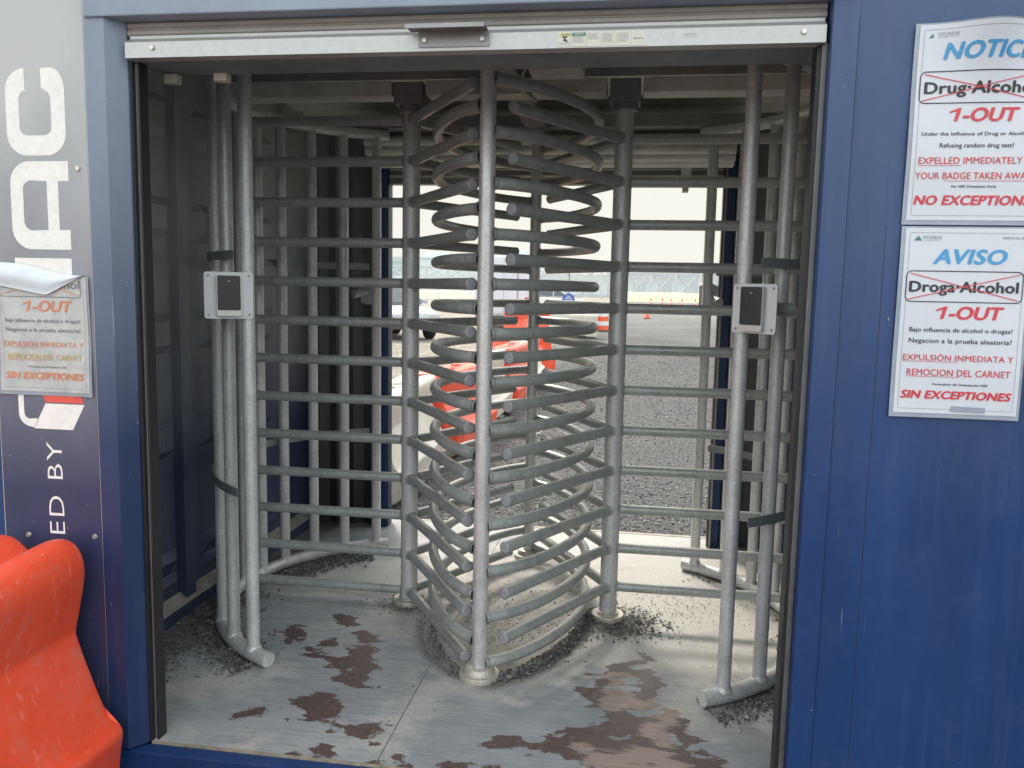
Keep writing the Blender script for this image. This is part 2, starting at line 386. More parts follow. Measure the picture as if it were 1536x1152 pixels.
# ------------------------------------------------------------------ lettering helper
def text_mesh(txt, bold=0., shear=0., spacing=1.):
    cu = bpy.data.curves.new('lettering', 'FONT'); cu.body = txt; cu.offset = bold; cu.shear = shear; cu.space_character = spacing
    cu.resolution_u = 3
    o = bpy.data.objects.new('tmp', cu); COL.objects.link(o)
    me = bpy.data.meshes.new_from_object(o, depsgraph=bpy.context.evaluated_depsgraph_get()) if False else None
    dg = bpy.context.evaluated_depsgraph_get(); dg.update()
    me = bpy.data.meshes.new_from_object(o.evaluated_get(dg))
    bpy.data.objects.remove(o, do_unlink=True); bpy.data.curves.remove(cu)
    return me
def lettering(txt, x0, x1, z0, z1, Y, m, parent, bold=.0, shear=0., warp=None, rot90=False, spacing=1., name='lettering', heavy=0.):
    me = text_mesh(txt, bold, shear, spacing)
    xs = [v.co.x for v in me.vertices]; ys = [v.co.y for v in me.vertices]
    ax, bx, ay, by = min(xs), max(xs), min(ys), max(ys)
    for v in me.vertices:
        u = (v.co.x-ax)/(bx-ax); w = (v.co.y-ay)/(by-ay)
        if rot90: X = x1-(x1-x0)*w; Z = z0+(z1-z0)*u
        else: X = x0+(x1-x0)*u; Z = z0+(z1-z0)*w
        y = Y+(warp(X, Z) if warp else 0)
        v.co = (X, y, Z)
    me.name = name; me.materials.clear()
    if heavy:
        n0 = len(me.vertices); V0 = [v.co.copy() for v in me.vertices]; F0 = [tuple(p.vertices) for p in me.polygons]
        vs = []; fs = []
        for k, (dx, dz) in enumerate(((0, 0), (-1, 0), (1, 0), (0, .6), (0, -.6))):
            vs += [(c.x+dx*heavy, c.y-k*.00007, c.z+dz*heavy) for c in V0]; fs += [tuple(i+k*n0 for i in f) for f in F0]
        me = bpy.data.meshes.new(name); me.from_pydata(vs, [], fs)
    o = obj(name, me, m, parent)
    return o
def strip(mb, pts, w, Y, warp=None, closed=False):
    """flat ribbon along 2D pts facing -Y"""
    P = [Vector((p[0], p[1])) for p in pts]
    if closed: P.append(P[0])
    Q = []
    for i in range(len(P)-1):
        n = max(1, int((P[i+1]-P[i]).length/.012))
        for k in range(n): Q.append(P[i].lerp(P[i+1], k/n))
    Q.append(P[-1]); vs = []; fs = []
    for i, p in enumerate(Q):
        if closed: d = Q[(i+1) % (len(Q)-1)]-Q[(i-1) % (len(Q)-1)]
        else: d = Q[min(i+1, len(Q)-1)]-Q[max(i-1, 0)]
        d.normalize(); nn = Vector((-d.y, d.x))*w/2
        for q in (p+nn, p-nn): vs.append((q.x, Y+(warp(q.x, q.y) if warp else 0), q.y))
    for i in range(len(Q)-1): fs.append((2*i, 2*i+1, 2*i+3, 2*i+2))
    mb.add(vs, fs)
def rrect(x0, x1, z0, z1, r, n=6):
    out = []
    for cx, cz, a in ((x1-r, z1-r, 0), (x0+r, z1-r, 90), (x0+r, z0+r, 180), (x1-r, z0+r, 270)):
        for i in range(n+1):
            t = radians(a+90*i/n); out.append((cx+r*cos(t), cz+r*sin(t)))
    return out
def sheet_mesh(name, x0, x1, z0, z1, Y, m, parent, warp=None, nx=24, nz=36, r=.006):
    vs = []; fs = []
    for j in range(nz+1):
        for i in range(nx+1):
            x = x0+(x1-x0)*i/nx; z = z0+(z1-z0)*j/nz
            vs.append((x, Y+(warp(x, z) if warp else 0), z))
    for j in range(nz):
        for i in range(nx):
            a = j*(nx+1)+i; fs.append((a, a+1, a+nx+2, a+nx+1))
    me = bpy.data.meshes.new(name); me.from_pydata(vs, [], fs)
    for p in me.polygons: p.use_smooth = True
    return obj(name, me, m, parent)

# ------------------------------------------------------------------ the container booth
booth = thing('container_booth', 'dark blue shipping container booth with a wide roll-up door opening on both sides', 'container', (0, 0, -.15))
def BB(name, m, *boxes, bev=0., parent=booth):
    b = MB()
    for q in boxes: b.box(*q[:4], q[4]+.15, q[5]+.15, bev=bev)
    return b.build(name, m, parent)
# object origin sits on the ground, so local z = world z + .15
BB('front_wall', M['blue'], (1.035, 1.80, -.042, -.012, -.02, 2.40))
BB('front_wall', M['blue'], (-1.80, -1.027, -.040, -.012, -.02, 2.40))
BB('corner_post', M['blue'], (1.80, 1.895, -.05, .07, -.15, 2.44), bev=.006)
BB('corner_post', M['blue'], (-1.895, -1.80, -.05, .07, -.15, 2.44), bev=.006)
BB('corner_post', M['blue'], (1.80, 1.895, 2.38, 2.50, -.15, 2.44), bev=.006)
BB('corner_post', M['blue'], (-1.895, -1.80, 2.38, 2.50, -.15, 2.44), bev=.006)
BB('door_jamb', M['blue'], (.972, 1.035, -.046, .05, -.0, 2.40), bev=.005)
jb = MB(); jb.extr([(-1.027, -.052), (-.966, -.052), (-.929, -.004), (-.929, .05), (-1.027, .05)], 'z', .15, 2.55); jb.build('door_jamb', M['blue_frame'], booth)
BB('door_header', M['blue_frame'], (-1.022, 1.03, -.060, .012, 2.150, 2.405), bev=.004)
BB('top_rail', M['blue'], (-1.80, 1.80, -.03, .06, 2.40, 2.455))
BB('sill', M['blue'], (-1.8, 1.8, -.048, .003, -.145, -.008), bev=.004)
BB('sill_edge', varmat('sill_wood_edge', (.30, .27, .20), .8, var=.4, scale=30), (-.925, .97, .0035, .0058, -.03, .0005))
# thin weld line and seam on the right wall
BB('weld_line', M['blue'], (1.0352, 1.0372, -.0445, -.0405, 0, 2.1))
BB('panel_seam', M['black'], (1.1290, 1.1302, -.0424, -.0415, 0, 1.6))
# side guides of the roll-up door
dr = MB(); dr.box(-.929, -.921, .004, .055, .15, 2.2); dr.box(-.911, -.905, .012, .055, .15, 2.2); dr.build('door_guide', M['black'], booth)
dr = MB(); dr.box(-.921, -.911, .02, .055, .15, 2.2); dr.build('door_guide', M['alu'], booth)
dr = MB(); dr.box(.957, .9715, -.012, .05, .14, 2.2, bev=.003); dr.build('door_guide', M['alu_dull'], booth)
dr = MB(); dr.box(.9475, .9565, -.004, .055, .14, 2.2); dr.build('door_guide', M['black'], booth)
# roll-up door: rolled curtain and bottom bar
door = MB(); pr = [(.0, 2.112)]
for k in range(3):
    z = 2.112+k*.02; pr += [(.0, z), (-.006, z+.004), (-.006, z+.013), (.0, z+.017)]
pr += [(.0, 2.172), (.012, 2.172), (.012, 2.112)]
door.extr([(a, b+.15) for a, b in pr[1:]], 'x', -.925, .966); door = door.build('rollup_door', M['rail_shade'], booth)
rl = MB(); rl.extr([(-.030, 2.046+.15), (-.030, 2.088+.15), (-.004, 2.104+.15), (-.004, 2.112+.15), (.011, 2.112+.15), (.011, 2.046+.15)], 'x', -.918, .962)
bar = rl.build('bottom_bar', M['rail'], door)
hd = MB(); hd.box(-.072, .118, -.034, -.031, 2.055+.15, 2.094+.15); hd.box(-.094, .114, -.085, -.031, 2.0945+.15, 2.0975+.15); hd.box(-.094, .114, -.0875, -.0852, 2.088+.15, 2.099+.15)
hd = hd.build('handle', M['alu'], door)
for x in (-.055, .10, -.835, .908):
    sc = MB(); z = 2.072+.15; yy = -.034 if abs(x) < .2 else -.030
    sc.tube([(x, yy-.001, z), (x, yy-.006, z)], [.0075, .006], 10); sc.build('screw', M['screw'], door)
lb = MB(); lb.box(.296, .522, -.0312, -.0304, 2.049+.15, 2.0835+.15); lb = lb.build('warning_label', M['sticker'], door)
q = MB(); q.box(.298, .332, -.0318, -.0313, 2.075+.15, 2.0825+.15); q.build('label_block', M['sticker_yellow'], lb)
q = MB(); q.box(.334, .369, -.0318, -.0313, 2.075+.15, 2.0828+.15); q.build('label_block', M['sticker_teal'], lb)
q = MB()
for i in range(1, 6):
    x = .296+i*.0377
    strip(q, [(x, 2.0505+.15), (x, 2.082+.15)], .0006, -.0314)
for i in range(1, 5):
    x0 = .299+i*.0377
    nrow = [0, 7, 6, 9, 9][i]
    for r_ in range(nrow):
        z = 2.0735-r_*.0026 if i == 1 else 2.0795-r_*.0026
        strip(q, [(x0, z+.15), (x0+.030-random.random()*.008, z+.15)], .0009, -.0314)
strip(q, [(.300, 2.055+.15), (.330, 2.055+.15)], .001, -.0314); strip(q, [(.300, 2.058+.15), (.327, 2.058+.15)], .001, -.0314)
q.build('lettering', M['ink_grey'], lb)
lettering('WARNING', .303, .329, 2.0768+.15, 2.0805+.15, -.0320, M['ink_black'], lb, bold=.02)
lettering('SAFETY', .340, .364, 2.0775+.15, 2.0812+.15, -.0320, M['sticker'], lb, bold=.02)
q = MB(); strip(q, [(.309, 2.073+.15), (.322, 2.073+.15)], .004, -.0316); strip(q, [(.313, 2.070+.15), (.322, 2.060+.15)], .004, -.0316); strip(q, [(.318, 2.066+.15), (.311, 2.063+.15)], .003, -.0316); q.build('symbol', M['ink_black'], lb)
lettering('◄SAFE', .489, .516, 2.063+.15, 2.069+.15, -.0316, M['ink_grey'], lb, bold=.02)
lettering('janDerVeer', .615, .650, 2.069+.15, 2.0755+.15, -.0304, M['ink_grey'], door)
lettering('www.jdv.com', .615, .648, 2.0645+.15, 2.0675+.15, -.0304, M['ink_grey'], door)
BB('lintel', M['lintel'], (-.925, .966, .0125, .175, 2.048, 2.16), bev=.004)
BB('lintel_tab', M['sticker'], (-.905, -.865, .14, .17, 2.020, 2.046)); BB('lintel_tab', M['sticker'], (-.745, -.705, .14, .17, 2.024, 2.046))
# side walls: steel doors with pressed ribs (profile in z, run along y)
def ribbed(xw, sgn, name):
    b = MB(); prof = [(0, .0), (0, .20)]
    zs = [.235, .80, 1.235, 1.70, 2.10]
    for z in zs: prof += [(.0, z-.10), (.030, z-.065), (.030, z+.03), (.0, z+.065)]
    prof.append((0, 2.40)); prof = [p for p in prof if True]
    prof = sorted(prof, key=lambda p: p[1])
    vs = []; fs = []
    segs = [.11, .19, .24, .88, .94, 1.0, 1.12, 1.17, 1.85, 1.91, 2.3]
    def k(y): return 1. if (.24 <= y <= .88 or 1.17 <= y <= 1.85) else 0.
    for y in segs:
        for d, z in prof: vs.append((xw+sgn*d*k(y), y, z+.15))
    n = len(prof)
    for i in range(len(segs)-1):
        for j in range(n-1): fs.append((i*n+j, i*n+j+1, (i+1)*n+j+1, (i+1)*n+j))
    b.add(vs, fs); b.box(*((xw-.05, xw-.004) if sgn > 0 else (xw+.004, xw+.05)), .05, 2.4, .0, 2.6)
    b.box(*((xw+.0, xw+.025) if sgn > 0 else (xw-.025, xw)), .06, .105, .14, 2.5); b.box(*((xw+.0, xw+.03) if sgn > 0 else (xw-.03, xw)), .955, 1.035, .14, 2.5)
    b.box(*((xw+.0, xw+.045) if sgn > 0 else (xw-.045, xw)), .1, 2.4, .13, .205)
    return b.build(name, M['blue_in'], booth)
ribbed(-1.385, 1, 'side_wall'); ribbed(1.385, -1, 'side_wall')
led = MB(); led.extr([(-1.34, .205+.0), (-1.385, .205), (-1.385, .245)], 'y', .1, 2.3); led.build('ledge', varmat('dusty_ledge', (.25, .24, .21), .8, var=.3, scale=12), booth)
# rear wall with its own opening
def corr_wall(x0, x1):
    cor = MB()
    n = max(2, int((x1-x0)/.05)); pts = []
    for i in range(n+1):
        x = x0+(x1-x0)*i/n; pts.append((x, 2.41 if i % 2 else 2.44))
    vs = [(x, y, z) for x, y in pts for z in (.15, 2.55)]; cor.add(vs, [(2*i, 2*i+2, 2*i+3, 2*i+1) for i in range(n)])
    cor.box(x0, x1, 2.4405, 2.47, .15, 2.55); cor.build('rear_wall', M['blue_in2'], booth)
corr_wall(-1.38, -.955); corr_wall(1.03, 1.38)
BB('rear_jamb', M['blue'], (-.955, -.905, 2.38, 2.50, 0, 2.40), bev=.003); BB('rear_jamb', M['blue'], (.985, 1.03, 2.40, 2.50, 0, 2.40), bev=.003)
BB('rear_door_guide', M['alu'], (.972, .984, 2.37, 2.45, 0, 2.2)); BB('rear_trim', M['alu'], (1.035, 1.075, 2.36, 2.40, 0, 2.2)); BB('rear_trim', M['alu'], (-.985, -.96, 2.36, 2.378, 0, 2.2))
BB('rear_door_guide', M['black'], (.965, .9715, 2.38, 2.44, 0, 2.2)); BB('rear_door_guide', M['black'], (-.904, -.897, 2.39, 2.44, 0, 2.2))
BB('rear_header', M['beam_dark'], (-.95, 1.03, 2.42, 2.50, 2.012, 2.40)); BB('rear_header', M['beam'], (-.95, 1.03, 2.405, 2.419, 2.045, 2.058), (-.95, 1.03, 2.405, 2.419, 2.085, 2.093))
BB('rear_sill', varmat('dusty_sill', (.40, .37, .30), .8, var=.25, scale=12), (-1.38, 1.38, 2.556, 2.59, -.14, .002))
cl = MB()
for i in range(9):      # rolled curtain above the rear opening: horizontal slats
    a = radians(200+i*20); cy, cz = 2.20+.14*cos(a), 2.235+.14*sin(a)
    cl.tube([(-.93, cy, cz+.15), (.99, cy, cz+.15)], .026, 8)
cl.build('rolled_curtain', M['roof'], booth)
BB('curtain_latch', M['beam'], (.735, .785, 2.30, 2.36, 1.985, 2.11), (.745, .775, 2.29, 2.37, 1.96, 1.99))
rf = MB(); pts = []
for i in range(49): pts.append((-.0+2.44*i/48+.03, 2.53 if (i//2) % 2 else 2.565))
rf.add([(x, y, z) for y, z in pts for x in (-1.84, 1.84)], [(2*i, 2*i+1, 2*i+3, 2*i+2) for i in range(48)]); rf.box(-1.84, 1.84, .03, 2.47, 2.575, 2.60)
rf.build('roof', M['roof'], booth)
for s_ in (-1, 1): BB('end_wall', M['blue'], (min(s_*1.80, s_*1.86), max(s_*1.80, s_*1.86), .071, 2.379, -.02, 2.44))
BB('rear_wall', M['blue'], (1.385, 1.80, 2.40, 2.46, -.02, 2.44)); BB('rear_wall', M['blue'], (-1.80, -1.385, 2.40, 2.46, -.02, 2.44))
# graphic panel on the left wall
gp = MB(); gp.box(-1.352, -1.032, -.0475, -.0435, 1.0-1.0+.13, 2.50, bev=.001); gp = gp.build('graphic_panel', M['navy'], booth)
q = MB(); q.box(-1.0318, -1.0300, -.0470, -.0425, .13, 2.5); q.box(-1.3542, -1.3524, -.0470, -.0425, .13, 2.5); q.build('edge_trim', M['trim_line'], gp)
for x, z in ((-1.063, 1.742), (-1.055, .663), (-1.275, .655), (-1.06, 1.2)):
    sc = MB(); sc.tube([(x, -.048, z+.15), (x, -.0525, z+.15)], [.0085, .0065], 10); sc.build('screw', M['screw'], gp)
def poly_mesh(name, outer, holes, Y, m, parent):
    cu = bpy.data.curves.new(name, 'CURVE'); cu.dimensions = '2D'; cu.fill_mode = 'BOTH'
    for lp in [outer]+holes:
        sp = cu.splines.new('POLY'); sp.points.add(len(lp)-1); sp.use_cyclic_u = True
        for i, (x, z) in enumerate(lp): sp.points[i].co = (x, z, 0, 1)
    o = bpy.data.objects.new('tmp', cu); COL.objects.link(o)
    dg = bpy.context.evaluated_depsgraph_get(); dg.update(); me = bpy.data.meshes.new_from_object(o.evaluated_get(dg))
    bpy.data.objects.remove(o, do_unlink=True)
    for v in me.vertices: v.co = (v.co.x, Y, v.co.y+.15)
    me.materials.clear(); return obj(name, me, m, parent)
def arc(cx, cz, r, a0, a1, n=8, rz=None):
    rz = rz or r
    return [(cx+r*cos(radians(a0+(a1-a0)*i/n)), cz+rz*sin(radians(a0+(a1-a0)*i/n))) for i in range(n+1)]
YP = -.0480
# letter C turned on its back (opening upward)
x0, x1, z0, z1 = -1.283, -1.097, 1.778, 2.020
C_out = [(x0+.062, z1)]+arc(x0+.062, z1-.062, .062, 90, 180)+arc(x0+.062, z0+.062, .062, 180, 270)+arc(x1-.062, z0+.062, .062, 270, 360)+arc(x1-.04, z1-.062, .04, 0, 90, rz=.062)+[(x1-.072, z1), (x1-.072, z1-.057), (x1-.062, z1-.057)]
C_out += arc(x1-.068, z1-.085, .024, 90, 0)+arc(x1-.068, z0+.080, .024, 0, -90)+arc(x0+.066, z0+.080, .024, 270, 180)+arc(x0+.066, z1-.085, .024, 180, 90)+[(x0+.062, z1-.057)]
poly_mesh('lettering', C_out, [], YP, M['vinyl_white'], gp)
# letter A turned on its side
x0, x1, z0, z1 = -1.280, -1.094, 1.512, 1.762
A_out = [(x1, z1)]+arc(x0+.062, z1-.062, .062, 90, 180)+arc(x0+.062, z0+.062, .062, 180, 270)+[(x1, z0), (x1, z0+.056), (x1-.034, z0+.056), (x1-.034, z1-.056), (x1, z1-.056)]
A_h = arc(x0+.066, z1-.080, .026, 90, 180)+arc(x0+.066, z0+.080, .026, 180, 270)+[(x1-.070, z0+.056), (x1-.070, z1-.056)]
poly_mesh('lettering', A_out, [A_h], YP, M['vinyl_white'], gp)
poly_mesh('lettering', [(-1.277, 1.487), (-1.095, 1.487), (-1.095, 1.432), (-1.18, 1.40), (-1.095, 1.37), (-1.095, 1.315), (-1.277, 1.315), (-1.277, 1.37), (-1.20, 1.37), (-1.20, 1.43), (-1.277, 1.43)], [], YP, M['vinyl_white'], gp)
# logo: hooked outline, red and white lozenges
U = [(-1.288, 1.24), (-1.288, 1.045)]+arc(-1.247, 1.030, .041, 180, 270)+[(-1.238, .986), (-1.222, 1.014), (-1.245, 1.014)]+arc(-1.250, 1.032, .020, 270, 180)+[(-1.270, 1.24)]
poly_mesh('emblem', U, [], YP, M['vinyl_white'], gp)
poly_mesh('emblem', [(-1.199, 1.0605), (-1.072, 1.0605), (-1.113, .984), (-1.240, .984)], [], YP, M['vinyl_white'], gp)
poly_mesh('emblem', [(-1.197, 1.0645), (-1.073, 1.0645), (-1.118, 1.150), (-1.245, 1.150)], [], YP, M['vinyl_red'], gp)
lettering('ED BY', -1.202, -1.153, .665+.15, .945+.15, YP, M['vinyl_white'], gp, bold=-.008, rot90=True, spacing=1.12)

# ------------------------------------------------------------------ notices
def notice(name, label, x0, z1, lines, warp, W=.288, H=.459, faded=False):
    t = thing(name, label, 'sign', (x0+W/2, -.045, z1-H), group='laminated safety notices on the booth')
    ox, oz = x0+W/2, z1-H
    wp = lambda X, Z: -warp(X, Z)
    Ps, Fm = (M['old_paper'], M['old_film']) if faded else (M['paper'], M['film'])
    top = H*.74 if faded else H
    sheet_mesh('laminate', -W/2-.010, W/2+.007, -.011, top+(.004 if not faded else 0), -.0012, Fm, t, wp)
    sheet_mesh('paper', -W/2, W/2, 0, top-.0, -.0024, Ps, t, wp)
    Y = -.0034
    def U(u): return -W/2+W*u
    def V(v): return H*(1-v)
    q = MB(); strip(q, [(U(.035), V(.975)), (U(.035), V(.27 if faded else .025))]+([] if faded else [(U(.965), V(.025))])+([(U(.965), V(.27))] if faded else [])+[(U(.965), V(.975))] if not faded else [(U(.035), V(.30)), (U(.035), V(.975)), (U(.965), V(.975)), (U(.965), V(.30))], .0009, Y, wp, closed=not faded)
    q.build('border', M['ink_grey'], t)
    for txt, u0, u1, v, h, m, bold, shear, desc in lines:
        dz = h*.28 if desc else 0
        hv = .10*bold/.035*.022 if bold > .01 else .0002
        za, zb = V(v+h/2+dz), V(v-h/2)
        if txt == '1-OUT':      # the numeral gets its flag and foot like the print
            xa, xb = U(u0), U(u0+(u1-u0)*.14); H1 = zb-za; sh = .20*H1
            lettering('-OUT', U(u0+(u1-u0)*.20), U(u1), za, zb, Y, m, t, 0, .2, wp, heavy=.0019)
            q = MB(); pts = [(xb-.010-sh*.3, za), (xb-.002-sh*.3, za), (xb+sh*.7, zb), (xb-.006+sh*.7, zb), (xa, zb-H1*.26), (xa+.0, zb-H1*.40), (xb-.009+sh*.42, zb-H1*.24)]
            q.add([(x, Y+wp(x, z), z) for x, z in pts], [(0, 1, 2, 6), (2, 3, 6), (3, 4, 5, 6)]); q.build('lettering', m, t)
            continue
        lettering(txt, U(u0), U(u1), za, zb, Y, m, t, 0, .2 if shear else 0, wp, heavy=.0021 if bold > .03 else (.0015 if bold > .01 else .0002), spacing=1.04)
    return t, U, V, Y, wp
K, R_, B_, G_ = M['ink_black'], M['ink_red'], M['ink_blue'], M['ink_grey']
def box_and_cross(t, U, V, Y, wp, v0, v1, mk, mr, u0=.03, u1=.965):
    q = MB(); strip(q, rrect(U(u0), U(u1), V(v1), V(v0), .013), .0024, Y-.0002, wp, closed=True); q.build('frame', mk, t)
    q = MB(); strip(q, [(U(u0+.03), V(v0+.012)), (U(u1-.03), V(v1-.012))], .0021, Y-.0010, wp); strip(q, [(U(u0+.02), V(v1-.012)), (U(u1-.02), V(v0+.012))], .0021, Y-.0016, wp); q.build('cross_line', mr, t)
def logo(t, U, V, Y, wp):
    q = MB(); a = U(.07); q.add([(a, Y+wp(a, V(.06)), V(.066)), (a+.018, Y+wp(a, V(.06)), V(.066)), (a+.010, Y+wp(a, V(.04)), V(.040))], [(0, 1, 2)]); q.build('logo', M['ink_green'], t)
    lettering('HYUNDAI', U(.142), U(.29), V(.058), V(.040), Y, M['ink_grey'], t, .01, 0, wp)
    lettering('ENGINEERING CO., LTD', U(.142), U(.29), V(.068), V(.061), Y, M['ink_grey'], t, 0, 0, wp)
def underl(t, U, V, Y, wp, segs, m):
    q = MB()
    for u0, u1, v in segs: strip(q, [(U(u0), V(v)), (U(u1), V(v))], .0011, Y, wp)
    q.build('underline', m, t)
w1 = lambda x, z: .002+.045*math.exp(-((x-.02)/.085)**2)*max(0, (z-.20)/.26)**2*(1 if z > .2 else 0)+.004*sin(z*9)**2
t, U, V, Y, wp = notice('notice_sheet', 'upper English notice sheet reading NOTICE in blue, its top edge bulging off the blue wall', 1.173, 2.073, [
 ('MARCH 18, 2025', .79, .965, .050, .014, G_, 0, 0, False),
 ('NOTICE', .20, .88, .135, .080, B_, .035, .35, False), ('Drug·Alcohol', .07, .935, .318, .060, K, .022, 0, True), ('1-OUT', .28, .82, .455, .068, R_, .03, .35, False),
 ('Under the Influence of Drug or Alcohol?', .07, .93, .555, .024, K, .004, 0, False), ('Refusing random drug test?', .22, .80, .612, .024, K, .004, 0, True),
 ('EXPELLED IMMEDIATELY &', .06, .945, .690, .034, R_, .004, 0, False), ('YOUR BADGE TAKEN AWAY', .045, .96, .768, .034, R_, .004, 0, False), ('Per HSE Orientation Form', .34, .69, .823, .012, K, 0, 0, False),
 ('NO EXCEPTIONS', .05, .97, .895, .048, R_, .022, .35, False)], w1)
box_and_cross(t, U, V, Y, wp, .235, .395, K, R_); logo(t, U, V, Y, wp); underl(t, U, V, Y, wp, [(.06, .40, .715), (.27, .96, .795)], R_)
w2 = lambda x, z: .002+.004*sin(z*7+x*6)**2*(1-z/.5)
sp_lines = lambda K, R_, B_, R2, G_: [
 ('MARCH 18, 2025', .78, .965, .050, .014, G_, 0, 0, False),
 ('AVISO', .24, .82, .150, .076, B_, .035, .35, False), ('Droga·Alcohol', .06, .93, .312, .058, K, .022, 0, True), ('1-OUT', .29, .83, .450, .068, R_, .03, .35, False),
 ('Bajo influencia de alcohol o drogas?', .085, .915, .543, .024, K, .004, 0, True), ('Negacion a la prueba aleatoria?', .087, .915, .602, .026, K, .004, 0, True),
 ('EXPULSIÓN INMEDIATA Y', .05, .94, .690, .040, R_, .004, 0, False), ('REMOCION DEL CARNET', .09, .925, .775, .036, R_, .004, 0, False), ('Formulario de Orientación HSE', .31, .75, .838, .012, K, 0, 0, False),
 ('SIN EXCEPTIONES', .055, .945, .897, .042, R2, .022, .35, False)]
t, U, V, Y, wp = notice('notice_sheet', 'lower Spanish notice sheet reading AVISO in blue on the right wall', 1.175, 1.595, sp_lines(K, R_, B_, R_, G_), w2)
box_and_cross(t, U, V, Y, wp, .228, .392, K, R_); logo(t, U, V, Y, wp); underl(t, U, V, Y, wp, [(.045, .49, .716), (.085, .52, .798)], R_)
q = MB(); strip(q, [(U(.47), V(.972)), (U(.75), V(.975))], .014, Y-.0004, wp); q.build('tape', M['film'], t)
w3 = lambda x, z: .004+.004*sin(z*11+x*9)**2
fl = [l for l in sp_lines(M['fade_grey'], M['fade_red'], M['fade_blue'], M['fade_red'], M['ink_grey']) if l[0] not in ('AVISO', 'MARCH 18, 2025')]
fl = [((l[0],)+l[1:5]+((M['fade_yel'] if l[0].startswith(('REMO',)) else l[5]),)+l[6:]) for l in fl if not l[0].startswith('Droga')]
t, U, V, Y, wp = notice('notice_sheet', 'faded Spanish notice sheet on the left panel with its top folded down', -1.336, 1.555, fl, w3, faded=True)
lettering('Droga·Alcohol', U(.06), U(.93), V(.355), V(.285), Y, M['fade_grey'], t, .022, 0, wp)
q = MB(); strip(q, [(U(.03), V(.30)), (U(.03), V(.38)), (U(.05), V(.392)), (U(.92), V(.392)), (U(.94), V(.38)), (U(.94), V(.27))], .0022, Y-.0002, wp); q.build('frame', M['fade_grey'], t)
q = MB(); strip(q, [(U(.05), V(.38)), (U(.5), V(.30))], .002, Y-.001, wp); strip(q, [(U(.92), V(.38)), (U(.5), V(.30))], .002, Y-.0016, wp); q.build('cross_line', M['fade_red'], t)
underl(t, U, V, Y, wp, [(.045, .49, .716), (.085, .52, .798)], M['fade_red'])
# folded flap curling over the top of the old sheet
fv = []; ff = []; NX, NZ = 26, 10
for i in range(NX+1):
    u = i/NX; X = -.160+.300*u
    zt = .377-.032*u+.006*sin(u*6)
    zb = .315-.030*(u/.60) if u < .60 else .285+.058*((u-.60)/.40)**1.0
    zb = min(zb, zt-.001)
    for j in range(NZ+1):
        w = j/NZ; z = zt+(zb-zt)*w
        y = -.006-.015*sin(pi*min(1, w*1.0+.08))*(1-.35*u)-.010*w
        if w < .01: y = -.006
        fv.append((X, y, z))
for i in range(NX):
    for j in range(NZ):
        a = i*(NZ+1)+j; ff.append((a, a+NZ+1, a+NZ+2, a+1))
me = bpy.data.meshes.new('folded_flap'); me.from_pydata(fv, [], ff)
for p in me.polygons: p.use_smooth = True
obj('folded_flap', me, varmat('flap_back', (.68, .75, .79), .3, var=.05, scale=8, dust=((.50, .56, .66, 1), .5, .7, .5)), t)

# ------------------------------------------------------------------ turnstile
SP, ZL = .1725, .061
LX, RX, YC, RA = -.449, .449, 1.262, .731
AR = .0212
def rotor(name, label, cx, n, zo, a_right):
    t = thing(name, label, 'turnstile rotor', (cx, YC, 0), group='rotors of the tandem turnstile')
    b = MB(); b.tube([(0, 0, .03), (0, 0, 2.20)], .0375, 24)
    b.build('column', M['galv'], t)
    b = MB(); b.lathe([(.070, 0), (.072, .004), (.072, .020), (.069, .024), (.046, .025), (.046, .034), (.0385, .036)], n=36, smooth=False); b.build('base_flange', M['steel'], t)
    b = MB(); b.box(-.062, .062, -.062, .062, 2.185, 2.275, bev=.004); b.lathe([(.052, 2.16), (.052, 2.186)]); b.build('top_bearing', M['beam_dark'], t)
    base = MB(); base.tube([(.03, 0, 0), (.040, 0, 0)], [.030, AR+.001], 14, cap=False); base.tube([(.030, 0, 0), (RA-.004, 0, 0)], AR, 16); am = base.mesh('arm')
    am.materials.append(M['galv_arm'])
    cm = MB().tube([(RA-.0039, 0, 0), (RA, 0, 0), (RA+.002, 0, 0)], [AR+.0012, AR+.0012, AR*.8], 16).mesh('end_cap'); cm.materials.append(M['cap'])
    for k in range(n):
        for ang in a_right:
            a = obj('arm', am, None, t, (0, 0, zo+k*SP)); a.rotation_euler = (0, 0, radians(ang))
            obj('end_cap', cm, None, a)
    return t
rotor('turnstile_rotor', 'left turnstile rotor column with three rows of thirteen straight tube arms', LX, 13, ZL, (180, -57.5, 60))
rotor('turnstile_rotor', 'right turnstile rotor column with three rows of twelve straight tube arms', RX, 12, ZL+SP/2, (0, 240, 120))

def smooth_path(P, n=6):
    out = []
    for i in range(len(P)-1):
        p0 = Vector(P[max(i-1, 0)]); p1 = Vector(P[i]); p2 = Vector(P[i+1]); p3 = Vector(P[min(i+2, len(P)-1)])
        for k in range(n):
            s = k/n; out.append(.5*((2*p1)+(p2-p0)*s+(2*p0-5*p1+4*p2-p3)*s*s+(3*p1-p0-3*p2+p3)*s**3))
    out.append(Vector(P[-1])); return out
comb = thing('comb_barrier', 'central fixed comb of bent tube loops between two upright posts', 'barrier', (0, 1.31, 0))
FY, BY = .612-1.31, 2.008-1.31
for y in (FY, BY):
    MB().tube([(0, y, .02), (0, y, 2.28)], .0285, 22).build('post', M['galv_post'], comb)
    MB().lathe([(.073, 0), (.075, .004), (.075, .019), (.072, .022), (.060, .0225), (.058, .030), (.050, .044), (.0290, .046)], (0, y, 0), n=36, smooth=False).build('base_flange', M['steel'], comb)
half = [(.020, -.705), (.085, -.655), (.147, -.585), (.205, -.495), (.255, -.395), (.298, -.285), (.330, -.165), (.345, -.03)]
P = half+[(x, -y) for x, y in half[::-1]][1:]
lm = {}
